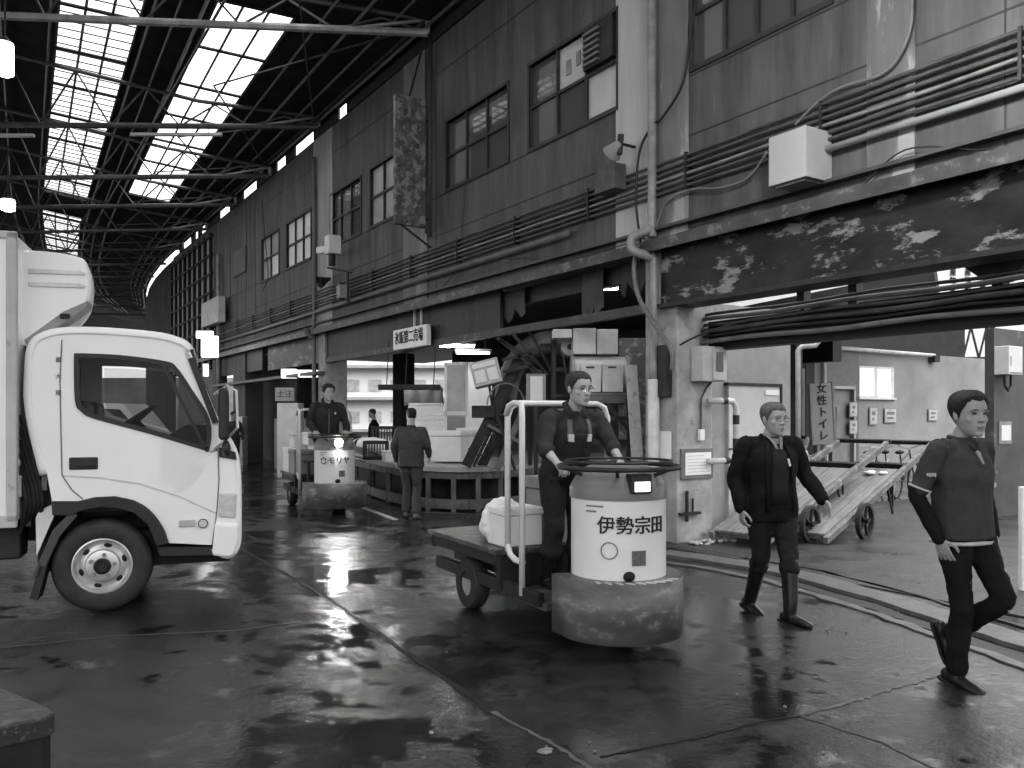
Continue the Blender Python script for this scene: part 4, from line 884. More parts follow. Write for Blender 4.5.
for i, (px, Y, an, m) in enumerate(((800, 13.3, .55, M_bw), (786, 13.9, -.4, M_bw), (786, 17.0, .3, M_bd), (872, 16.0, .9, M_bd), (890, 16.4, 1.1, M_bg), (906, 16.2, .8, M_bd), (926, 16.4, .7, M_bw), (948, 16.8, 1.0, M_bd), (966, 17.2, .8, M_bd))):
    bicycle(at(px, 0, Y).x, Y, an, m, bl[i], random.uniform(-.12, .12))
# ------------------------------------------------ fittings on the upper wall
r = thing('wall_box', WF @ Vector(((aw(768)+aw(806))/2, U, 0)), WANG, 'large plain pale box fixed to the wall over the right-hand bay', 'wall box')
UB = U-.42; a0, a1 = aw(768.5, UB), aw(806, UB); z0, z1 = zw(768.5, 187, UB), zw(768.5, 138, UB); am = (aw(768)+aw(806))/2
b = MB(); b.box(a0-am, a1-am, -.42, -.01, z0, z1); b.build('case', mat('box_pale', .33, .5, .1, 2), r, bevel=.008); b = MB(); b.box(a0-am+.05, a1-am-.05, -.37, -.05, z0-.02, z0); b.build('bottom_plate', M_grey, r)
q = MB(WF); q.box(aw(612), aw(632), U-.3, U-.1, zw(620, 195), zw(620, 170)); tag(q.build('junction_box', mat('jbox', .07, .5, .4, 4), bevel=.008), 'dark grey junction box on the conduits left of the downpipe', 'junction box')
r = thing('flood_lamp', WF @ Vector((aw(636), U-.02, zw(636, 155))), WANG, 'small dark flood lamp on an arm just left of the downpipe', 'flood lamp')
b = MB(Matrix.Rotation(1.0, 4, 'Y')); b.lathe([(.02, .1), (.05, .08), (.13, -.1), (.12, -.1), (.045, .07)], Matrix.Translation((-.05, -.3, 0))); b.build('reflector', M_grey, r); b = MB(); b.cyl((0, 0, .1), (0, -.3, .1), .02, seg=8); b.cyl((.02, -.28, -.05), (.05, -.28, .2), .04, seg=8); b.build('arm', M_dark, r)
# hanging speckled sign board, perpendicular to the wall, on the far side of the pilaster
Us = U-1.0; sa = aw(428, U-.1)
SGX = WF @ Matrix.Translation((sa, U-.12, 0))
r = bpy.data.objects.new('hanging_sign', None); COL.objects.link(r); r.matrix_world = SGX; tag(r, 'long blank speckled board hanging vertically on brackets from the wall', 'hanging sign')
zt, zb_ = zw(410, 95, U-.5), zw(410, 225, U-.5)
b = MB(); b.box(-.10, .0, -.66, -.02, zb_, zt); b.build('sign_board', mat('speckled_sign', .09, .5, .6, 4, spots=.9, sscale=6, spotv=.26, spotlo=.5, detail=8), r, bevel=.02)
b = MB(); b.bar((-.05, -.35, zt), (-.05, -.1, zt+.9), .03, .03); b.bar((-.05, -.5, zb_), (-.05, .1, zb_-.35), .03, .03); b.box(-.07, -.03, -.05, .12, zt-.4, zt-.36); b.box(-.07, -.03, -.05, .12, zb_+.15, zb_+.19); b.cyl((-.05, -.0, zb_-.1), (-.05, -.0, zt+1.2), .02, seg=6); b.build('bracket', M_dark, r)
# camera and boxes by the far downpipe
r = thing('security_camera', WF @ Vector((aw(351), U-.1, zw(351, 262))), WANG, 'white security camera pointing left beside the far downpipe', 'security camera')
b = MB(); b.box(-.0, .3, -.55, -.25, .1, .52); b.build('camera_box', M_white, r, bevel=.02); b = MB(Matrix.Rotation(.12, 4, 'Y')); b.box(-.75, .0, -.5, -.32, .16, .32); b.build('camera_body', M_white, r, bevel=.03)
b = MB(); b.cyl((.1, -.4, .1), (.1, -.4, -.15), .08, seg=10); b.bar((-.2, -.4, -.15), (.3, 0, -.3), .04, .04); b.bar((.3, -.1, -.3), (.3, -.1, -1.0), .04, .08); b.build('mount', M_dark, r); b = MB(); b.box(.12, .32, -.3, -.05, -.9, -.6); b.build('lower_box', M_grey, r, bevel=.01)
r = thing('horn_speaker', WF @ Vector((aw(331), U-.1, zw(331, 280))), WANG, 'dark round horn lamp under the security camera', 'horn')
b = MB(Matrix.Rotation(PI/2+.4, 4, 'X')); b.lathe([(.03, -.1), (.06, 0), (.16, .22), (.15, .22), (.05, 0)]); b.build('horn_bell', M_dark, r)
q = MB(WF); q.box(aw(204, U-.3), aw(221, U-.3), U-.4, U-.15, zw(212, 329), zw(212, 305)); tag(q.build('grey_box', M_lgrey, bevel=.02), 'pale grey box on the far pipe at the end of the boarded wall', 'electric box')
q = MB(WF); q.box(aw(235), aw(247), U-.06, U, zw(240, 275), zw(240, 250)); tag(q.build('wall_vent', mat('vent', .09, .5, .3, 3), bevel=.01), 'small shuttered hatch in the wall left of the windows', 'hatch')
# ---- shop fronts between far pillars
M_lit = mat('lit_sign', .9, .4, 0, emit=1.3)
def litbox(px0, px1, py0, py1, Y, lab, m=None, cat='lit sign', d=.15, nm='lit_sign'):
    return boxpx(px0, px1, py0, py1, Y, d, m or M_lit, nm, lab, cat, 'lit signs of the shop fronts' if nm == 'lit_sign' else None)
litbox(281, 296, 369, 378, 22.5, 'small lit sign box above the tall locker'); litbox(298, 317, 370, 377, 21.5, 'long lit sign box left of the downpipe'); litbox(201, 217, 336, 357, 27, 'glowing square light box beyond the cab mirror', mat('lit_hot', .9, .4, 0, emit=1.8)); litbox(203, 207, 364, 376, 26, 'narrow glowing lamp beneath the square light box', mat('lit_hot', .9, .4, 0))
litbox(196, 212, 331, 338, 26.5, 'glowing tube over the square light box', mat('lit_hot', .9, .4, 0))
boxpx(277, 298, 403, 462, 20.9, .6, M_white, 'locker', 'tall white locker between the pillars behind the oncoming truck', 'locker', zfloor=0)
r = thing('shop_sign', at(284, 401, 20.8), .1, 'small white sign box with characters standing on the locker', 'sign'); b = MB(); b.box(-.22, .24, 0, .2, 0, .34); b.build('sign_board', M_lgrey, r, bevel=.01); b = MB(); text_mb(b, '土注', .2, frame_m(Vector((.01, -.01, .17)), VX, VZ)); b.build('lettering', M_ink, r)
for k, (x, n, z0) in enumerate(((243, 4, 0), (250, 6, 0))):
    for j in range(n):
        p = gr(x, 464); b = MB(Matrix.Translation((p.x-.15, p.y-1.2+.3*k, j*.26))); b.box(-.2, .2, 0, .5, 0, .25)
        tag(b.build('foam_box', M_foam, bevel=.015), 'white foam box, number %s from the ground, in the %s stack before the shop front' % (['one', 'two', 'three', 'four', 'five', 'six'][j], ['lower', 'taller'][k]), 'foam box', 'foam boxes stacked before the shop front')
p = MB(WF); p.box(-24.5, -20.6, U+.1, U+.25, 0, 1.5); struct(p.build('wall_low', mat('low_wall', .22, .6, .3, 1)))
p = MB(WF); p.box(-30.8, -25.8, U+1.2, U+1.3, 0, ZL); struct(p.build('shop_back', mat('shop_back', .06, .6)))
# ---- lamps hanging in the hall
def hall_lamp(px, py, Y, r0, h, e, lab, zt=8.8):
    p = at(px, py, Y); r = thing('hall_lamp', p, 0, lab, 'hanging lamp', 'lamps hanging in the hall')
    b = MB(); b.lathe([(.001, 0), (r0*.6, 0), (r0, .03), (r0, h-.03), (r0*.8, h), (.001, h)], seg=16); b.build('bulb', mat('lamp_glow%g' % e, .9, .4, 0, emit=e), r, smooth='auto')
    b = MB(); b.lathe([(.02, h+.1), (r0*.8, h+.02), (r0*1.05, h), (.001, h)], seg=16); b.build('lamp_cap', M_dark, r); b = MB(); b.cyl((0,0,h), (0,0,zt-p.z), .012, seg=6); b.build('suspension_rod', M_dark, r)
hall_lamp(5, 76, 11.5, .11, .46, 12, 'large glowing cylinder lamp at the top left edge', 9.6)
hall_lamp(8, 211, 22, .17, .3, 12, 'smaller round glowing lamp above the truck box')
hall_lamp(835, -24, 5.8, .17, .3, 120, 'glowing lamp hanging over the passage just above the picture', 7)
# ------------------------------------------------ white delivery truck
TA = math.radians(20); TO = gr(102, 613); TO = Vector((TO.x, TO.y, 0))
TM = Matrix.Translation(TO) @ Matrix.Rotation(TA, 4, 'Z'); hx, hy = math.cos(TA), math.sin(TA)
def T2(px, py, y=0):
    t = (px-512)/FOC; ox, oy = TO.x-hy*y, TO.y+hx*y
    k = (t*oy-ox)/(hx-t*hy); Y = oy+hy*k; return (k, CAMZ-(py-HORI)*Y/FOC)
M_tw = mat('truck_white', .86, .22, .03, 2); M_tblk = mat('truck_black_plastic', .025, .45, .2, 8); M_tgl = glass('truck_glass', .92, .02, .9, .02)
M_chr = mat('hub_metal', .55, .3, .15, 8, metal=.5); M_tyre = mat('truck_tyre', .03, .6, .3, 12, bump=.2, bscale=60); M_lamp = mat('lamp_lens', .55, .12, .15, 20)
tk = thing('delivery_truck', TO, TA, 'white delivery truck with refrigerated box body parked at the left, cab facing right', 'truck')
cabw = 1.72; WR = .375
pr = [T2(*p) for p in ((47, 474), (37, 434), (31.5, 400), (32, 372), (34, 350), (42, 340), (63.5, 334.5), (101, 334.5), (152, 338.5), (175, 343.5), (187, 352), (201, 382), (218, 425), (232, 450), (236, 470), (237, 500), (237, 522), (236, 545), (228, 555), (213, 548))]
arch = [T2(*p) for p in ((169, 543), (163, 527), (150, 510), (134, 500.5), (115, 496.5), (95, 497.5), (78, 501), (52, 501))]
prs = [tuple(v)[:2] for v in [(q.x, q.y) for q in curve_pts([(x, z, 0) for x, z in pr], 4)]]
arch = [(q.x, q.y) for q in curve_pts([(x, z, 0) for x, z in arch], 4)]
outline = prs+[T2(213, 545)]+arch
win_o = [T2(*p) for p in ((75, 354), (120, 356), (165, 362), (176, 368), (190, 388), (209, 420), (208.5, 449), (200, 448), (150, 433), (95, 418), (82, 411), (76, 400))]
win_o = [(q.x, q.y) for q in curve_pts([(x, z, 0) for x, z in win_o+win_o[:1]], 4)][:-1]
b = MB(); b.poly(outline, [win_o], 0, .045); b.build('cab_side', M_tw, tk, smooth='auto')
b = MB(); b.poly(outline, [win_o], cabw-.045, cabw); b.build('cab_side', M_tw, tk, smooth='auto')
# door window rubber surround, glass, quarter-light bar
def ringpoly(o, inset):
    c = Vector((sum(p[0] for p in o)/len(o), sum(p[1] for p in o)/len(o))); out = []
    for i in range(len(o)):
        a, q, d = Vector(o[i-1]), Vector(o[i]), Vector(o[(i+1) % len(o)]); t = (d-a).normalized(); nn = Vector((-t.y, t.x)); 
        if nn.dot(c-q) < 0: nn = -nn
        out.append(tuple(q+nn*inset))
    return out
b = MB(); b.poly(ringpoly(win_o, -.008), [ringpoly(win_o, .03)], -.008, .05); b.build('window_rubber', M_tblk, tk)
b = MB(); b.poly(ringpoly(win_o, .02), [], .02, .026); b.build('door_window', M_tgl, tk)
b = MB(); b.poly(ringpoly(win_o, .02), [], cabw-.026, cabw-.02); b.build('door_window', M_tgl, tk)
q0, q1 = T2(163, 364), T2(204, 446); b = MB(); b.bar((q0[0], .015, q0[1]), (q1[0], .015, q1[1]), .045, .03); b.build('quarter_light_bar', M_tblk, tk)
# skin over roof, windscreen and front with rounded edges
def skin(idx, y0, y1, m, name, rr=.09, off=0, solid=.02):
    b = MB(); rows = []
    for i in idx:
        p = Vector(prs[i]); a = Vector(prs[max(i-1, 0)]); c = Vector(prs[min(i+1, len(prs)-1)]); t = (c-a).normalized(); nn = Vector((-t.y, t.x))
        row = []
        for th in (0, .3, .6, .9, 1.2, PI/2): row.append((p.x+nn.x*(rr*math.sin(th)+off), y0+rr*(1-math.cos(th)), p.y+nn.y*(rr*math.sin(th)+off)))
        for th in (PI/2, 1.2, .9, .6, .3, 0): row.append((p.x+nn.x*(rr*math.sin(th)+off), y1-rr*(1-math.cos(th)), p.y+nn.y*(rr*math.sin(th)+off)))
        rows.append(row)
    n = 12; b.add([v for r_ in rows for v in r_], [(i*n+j, i*n+j+1, (i+1)*n+j+1, (i+1)*n+j) for i in range(len(rows)-1) for j in range(n-1)])
    return b.build(name, m, tk, smooth=True, solid=solid)
pr0 = pr; 
def inset(i, e):
    p = Vector(pr0[i]); return p
skin(range(0, 41), 0, cabw, M_tw, 'cab_roof', rr=.055)
skin(range(40, 49), .0, cabw, M_tgl, 'windscreen', rr=.03, solid=.006)
for y in (0, cabw-.07): b = MB(); b.bar((pr[10][0], y+.035, pr[10][1]), (pr[12][0], y+.035, pr[12][1]), .07, .05); b.build('windscreen_pillar', M_tw, tk)
skin(range(48, 77), 0, cabw, M_tw, 'cab_front', rr=.03)
b = MB(); b.bar((pr[10][0]+.03, -.008, pr[10][1]-.05), (pr[12][0]-.02, -.008, pr[12][1]+.02), .012, .05); b.build('side_deflector', M_tblk, tk)
# wheel-arch flare following the arch
fo = [T2(*p) for p in ((54, 501), (54, 512), (72, 511), (95, 507), (115, 506), (132, 510), (146, 518), (156, 530), (162, 545))]
fi = arch[::-1]
b = MB(); b.poly([T2(169, 543), T2(163, 527), T2(150, 510), T2(134, 500), T2(115, 496), T2(95, 497), T2(78, 501), T2(52, 501), T2(53, 515), T2(70, 515), T2(84, 510), T2(100, 507), T2(118, 508), T2(135, 513), T2(148, 524), T2(157, 546)], [], -.035, .05); b.build('wheel_arch_flare', M_tblk, tk, bevel=.006)
b = MB(); b.poly([T2(72, 511), T2(53, 530), T2(42, 555), T2(33, 575), T2(41, 578), T2(50, 558), T2(60, 536), T2(78, 515)], [], -.02, .2); b.build('mudguard', mat('mudguard', .06, .45, .2, 5), tk, bevel=.006)
b = MB(); b.poly([T2(40, 565), T2(47, 566), T2(38, 600), T2(30, 598)], [], -.02, .22); b.build('mud_flap', M_tblk, tk)
b = MB(); b.poly([T2(52, 505), T2(54, 512), T2(46, 530), T2(34, 558), T2(33, 520), T2(36, 512)], [], .1, .16); b.build('splash_panel', M_tw, tk)
b = MB(); b.box(-.50, .98, .25, cabw-.2, .32, .62); b.build('cab_floor', M_blk, tk)
b = MB(); b.poly([T2(157, 547), T2(213, 547), T2(212, 555), T2(160, 556)], [], .0, .2); b.build('side_step', M_tblk, tk)
# wheels
def wheel(x, y, name='front_wheel', side=1, steer=0):
    w = bpy.data.objects.new(name, None)
    Y = Matrix.Translation((x, y, WR)) @ Matrix.Rotation(steer, 4, 'Z') @ Matrix.Rotation(PI/2*side, 4, 'X')
    b = MB(Y); b.lathe([(.21, -.02), (.225, .0), (.26, .01), (.33, .012), (.36, -.005), (.375, -.04), (.375, -.17), (.36, -.2), (.25, -.21), (.21, -.19)], seg=48); wh = b.build(name, M_tyre, tk, smooth='auto')
    b = MB(Y); b.lathe([(.225, .0), (.215, .004), (.205, -.005), (.195, -.035), (.17, -.05), (.135, -.035), (.125, -.01), (.10, -.002), (.055, .0), (.05, .0), (.001, 0)], seg=48); b.lathe([(.21, -.02), (.21, -.19)], seg=40); b.build('rim', M_chr, wh, smooth='auto')
    for k in range(6):
        b = MB(Y); a = 2*PI*k/6+.3; M = Matrix.Translation((.165*math.cos(a), .165*math.sin(a), -.044)) @ Matrix.Rotation(a, 4, 'Z'); b.ell((0,0,0), .018, .03, .012, M); b.build('rim_hole', M_blk, wh)
    b = MB(Y)
    for k in range(5): a = 2*PI*k/5+PI/2-.15; c = (.092*math.cos(a), .092*math.sin(a)); b.cyl((*c, -.005), (*c, .022), .017, seg=6)
    b.build('wheel_nut', M_grey, wh)
    b = MB(Y); b.lathe([(.066, -.005), (.064, .02), (.05, .03), (.045, .012), (.001, .012)], seg=24); b.build('hub_cap', M_dark, wh, smooth='auto'); return wh
wheel(0, .02); wheel(0, cabw-.02, side=-1); wheel(-2.6, .02, 'rear_wheel'); wheel(-2.6, cabw-.02, 'rear_wheel', side=-1)
# door outline, handle, badges, lamps
def strip(pts, w, m, name, y=-.003):
    b = MB(); 
    for a, c in zip(pts[:-1], pts[1:]): b.bar((a[0], y, a[1]), (c[0], y, c[1]), .004, w)
    return b.build(name, m, tk)
M_gap = mat('panel_gap', .12, .5)
strip([T2(*p) for p in ((62, 340), (60, 380), (61, 430), (62, 475), (72, 490), (83, 499))], .008, M_gap, 'door_gap')
strip([T2(*p) for p in ((210, 452), (218, 450), (219, 480), (217, 510), (212, 545))], .008, M_gap, 'door_gap')
strip([T2(*p) for p in ((62, 476), (100, 478), (140, 484), (180, 497), (217, 514))], .014, mat('crease_shade', .55, .3), 'crease_shade_line', y=0.0)  # greyer strip puts the shade of the door crease into colour
h0, h1 = T2(69, 470), T2(98, 457); b = MB(); b.box(h0[0], h1[0], -.012, .01, h0[1], h1[1]); hd = b.build('door_handle', M_tblk, tk, bevel=.012); b = MB(); b.box(h0[0]+.04, h1[0]-.02, -.03, -.015, h0[1]+.025, h1[1]-.035); b.build('handle_grip', M_tblk, hd, bevel=.008)
h0, h1 = T2(179, 527), T2(195, 519.5); b = MB(); b.box(h0[0], h1[0], -.015, .01, h0[1], h1[1]); b.build('side_marker', M_lgrey, tk, bevel=.006)
h0 = T2(203, 523.3); b = MB(); b.cyl((h0[0], -.015, h0[1]), (h0[0], .01, h0[1]), .036, seg=20); o = b.build('round_reflector', M_lamp, tk); b = MB(); b.tube([(h0[0]+.036*math.cos(a), -.012, h0[1]+.036*math.sin(a)) for a in [2*PI*i/20 for i in range(20)]], .005, 6, closed=True); b.build('reflector_ring', M_tblk, o)
b = MB(); b.poly([T2(219, 447), T2(235.5, 452), T2(237, 460), T2(219, 457)], [], -.012, .25); b.build('corner_vent', M_tblk, tk, bevel=.004)
b = MB(); b.poly([T2(219, 492), T2(237, 493), T2(236, 519), T2(218, 518)], [], -.012, .35); b.build('headlamp', M_lamp, tk, bevel=.02)
b = MB(); b.poly([T2(215, 522), T2(239, 524), T2(239, 538), T2(234, 554), T2(224, 557), T2(212, 555)], [], -.03, cabw+.03); b.build('bumper', M_tw, tk, bevel=.03)
# small characters down the door edge
b = MB(); 
for i, ch in enumerate('最大積'): p = T2(58.5, 360+i*16.5); text_mb(b, ch, .045, frame_m(Vector((p[0], -.003, p[1])), VX, VZ))
b.build('door_lettering', M_gap, tk)
# mirrors
b = MB(); m0, m1 = T2(221, 440, -.15), T2(221, 388, -.15)
b.box(m0[0]-.02, m0[0]+.06, -.28, -.10, m0[1], m1[1]); mr = b.build('side_mirror', M_tblk, tk, bevel=.03)
b = MB(); b.tube([(m0[0]-.05, -.02, m1[1]-.05), (m0[0]+.05, -.1, m1[1]+.02), (m0[0]+.12, -.12, m1[1]-.02), (m0[0]+.13, -.12, m0[1]+.1), (m0[0]+.02, -.08, m0[1]-.02), (m0[0]-.05, -.01, m0[1]-.08)], .014, 8); b.build('mirror_bracket', M_chr, mr)
b = MB(); b.ell((m0[0]+.04, -.18, m0[1]-.07), .035, .07, .07); b.build('round_mirror', M_tblk, mr, smooth=True)
b = MB(); b.box(pr[12][0]+.0, pr[12][0]+.12, cabw+.05, cabw+.2, m0[1], m1[1]); b.build('far_mirror', M_tblk, tk, bevel=.03)
# interior
b = MB(); sw = T2(132, 412, .45); X = Matrix.Translation((sw[0]+.02, .45, sw[1]-.06)) @ Matrix.Rotation(math.radians(-35), 4, 'Y'); b.tube([X @ Vector((.2*math.cos(2*PI*k/24), .2*math.sin(2*PI*k/24), 0)) for k in range(24)], .016, 8, closed=True)
for k in range(3): a = 2*PI*k/3+.5; b.bar(X @ Vector((0,0,-.03)), X @ Vector((.2*math.cos(a), .2*math.sin(a), 0)), .03, .02)
b.bar(X @ Vector((0,0,-.03)), (sw[0]+.35, .45, sw[1]-.45), .05, .05); b.build('steering_wheel', M_tblk, tk, smooth=True)
b = MB(); b.poly([T2(150, 445), T2(185, 425), T2(214, 425), T2(214, 470), T2(160, 470)], [], .12, cabw-.1); b.build('dashboard', M_tblk, tk, bevel=.02)
for y in (.2, .95): b = MB(); x0 = T2(60, 400)[0]; b.box(x0, x0+.16, y, y+.5, .95, 1.72); b.box(x0, x0+.5, y, y+.5, .75, .95); b.build('seat', M_dark, tk, bevel=.05)
b = MB(); b.poly([(pr[1][0]+.02, 1.0), (pr[5][0]+.02, pr[5][1]-.12), (pr[5][0]+.05, pr[5][1]-.12), (pr[1][0]+.06, 1.0)], [], .05, cabw-.05); b.build('cab_back', mat('cab_lining', .12, .6), tk)
# box body, reefer unit, chassis
bx = T2(15, 400, -.06)[0]; bz1 = T2(15, 233, -.06)[1]; bz0 = T2(6, 523, -.06)[1]
b = MB(); b.box(bx-3.9, bx, -.06, 1.9-.06+.05, bz0, bz1); b.build('box_body', M_tw, tk, bevel=.02)
b = MB(); 
for y in (-.075, 1.83): b.box(bx-.06, bx+.012, y, y+.07, bz0, bz1+.01)
b.box(bx-3.9, bx+.012, -.075, -.02, bz1-.05, bz1+.012); b.box(bx-3.9, bx+.012, -.075, -.02, bz0-.04, bz0+.06); b.build('box_edging', M_lgrey, tk, bevel=.01)
ru = [T2(*p, .22) for p in ((16.5, 250), (45, 250.5), (76, 255.5), (86, 262), (91, 281), (89, 298), (84, 306), (63, 322), (45, 335), (29, 348), (15, 340))]
ru = [(q.x, q.y) for q in curve_pts([(x, z, 0) for x, z in ru], 3)]; rx0 = ru[0][0]
b = MB(); b.rings([[(rx0+(x-rx0)*f, y, ru[0][1]-.35+(z-ru[0][1]+.35)*g_) for x, z in ru] for y, f, g_ in ((.22, .955, .97), (.235, .985, .99), (.28, 1, 1), (.6, .96, 1), (1.0, .86, 1), (1.4, .72, .99), (1.65, .55, .95))]); rf = b.build('reefer_unit', M_tw, tk, smooth='auto')
b = MB(); lo = [T2(*p, .2) for p in ((88, 300), (86, 307), (63, 323), (45, 336), (29, 349), (23, 340), (45, 324), (63, 311))]; b.poly(lo, [], .215, .5); b.build('lower_grille', M_grey, rf, bevel=.01)
for y0, y1 in ((268, 273), (281, 286)):
    b = MB(); b.poly([T2(28, y0, .2), T2(80, y0+2, .2), T2(86, y0+5, .2), T2(84, y0+7, .2), T2(28, y1, .2)], [], .205, .3); b.build('moulded_rib', mat('rib_white', .66, .3), rf, bevel=.006)
b = MB(); q = T2(64, 316, .19); b.box(q[0]-.03, q[0]+.04, .19, .22, q[1]-.02, q[1]+.02); b.build('opening', M_blk, rf)
# frame rails, tank and clutter in the gap
b = MB()
for y in (.45, 1.2): b.box(-4.3, .9, y, y+.07, .55, .75)
b.build('chassis_rail', M_blk, tk)
b = MB(); b.box(-1.5, -.6, .12, .42, .45, .72); b.cyl((-1.45, .25, .6), (-.9, .25, .6), .2, seg=16); b.build('tank', M_dark, tk, bevel=.02)
b = MB(); b.box(-.62, -.54, .2, 1.5, .7, 1.75); b.build('gap_panel', mat('gap_grey', .16, .5), tk)
b = MB()
for i in range(5): b.tube(curve_pts([(-.6, .1+.05*i, .65+.03*i), (-.55+.03*i, .06, .9), (-.6, .1, 1.2+.1*i)], 5), .014, 6)
b.build('hose', M_cab, tk)
b = MB(); b.box(-.66, -.58, .05, .2, .95, 1.12); b.cyl((-.63, .02, 1.22), (-.63, .12, 1.22), .045, seg=12); b.build('gap_fitting', M_lgrey, tk, bevel=.01)
b = MB(); b.box(-2.2, -1.0, -.03, .0, .42, .5); b.build('side_guard', M_lgrey, tk)
# dark steel box in the bottom-left corner, close to the camera
r = thing('steel_box', Vector((0, 0, 0)), 0, 'dark steel box with a chamfered lid corner at the bottom left, close to the camera', 'box')
zt = .62
c = [gr(55, 712, zt), gr(47, 706, zt), gr(0, 687, zt), gr(-120, 660, zt), gr(-220, 720, zt), gr(-60, 755, zt), gr(0, 727, zt), gr(46, 717, zt)]
cx = sum((p.x for p in c))/8; cy = sum((p.y for p in c))/8; r.location = (cx, cy, 0); cc = [Vector((p.x-cx, p.y-cy, 0)) for p in c]
b = MB(); n = 8; R = [[p+Vector((0,0,z)) for p in cc] for z in (zt-.07, zt)]; b.rings(R); b.build('lid', mat('box_lid', .035, .35, .5, 6, spots=.4, sscale=20, spotv=.2, bump=.2), r, bevel=.008)
b = MB(); R = [[p*.95+Vector((0,0,z)) for p in cc] for z in (0, zt-.07)]; b.rings(R); b.build('body', mat('box_body_dark', .02, .4, .5, 6), r)
# added white van, imitating a bright reflection in the truck's cab windows
vn = thing('reflection_van', (-9.3, 17.5, 0), .1, 'added white van beyond the truck, imitating a bright reflection in the cab windows', 'van')
b = MB(); b.poly([(-2.2, .35), (2.3, .35), (2.35, .8), (2.2, 1.05), (1.5, 1.15), (.95, 1.85), (-2.1, 1.9), (-2.2, 1.2)], [], 0, 1.6); b.build('van_body', M_tw, vn, bevel=.06)
b = MB(); b.poly([(1.35, 1.15), (.9, 1.72), (.2, 1.75), (.2, 1.15)], [], -.01, .0); b.poly([(.1, 1.15), (.1, 1.75), (-.9, 1.75), (-.9, 1.15)], [], -.01, 0); b.poly([(-1.0, 1.15), (-1.0, 1.75), (-2.0, 1.75), (-2.05, 1.15)], [], -.01, 0); b.build('van_window', M_tblk, vn)
for x in (-1.4, 1.5):
    b = MB(Matrix.Translation((x, .02, .31)) @ Matrix.Rotation(PI/2, 4, 'X')); b.lathe([(.001, .0), (.18, .0), (.2, .03), (.3, .03), (.31, 0), (.31, -.15), (.001, -.15)], seg=24); b.build('wheel', M_tyre, vn, smooth='auto')
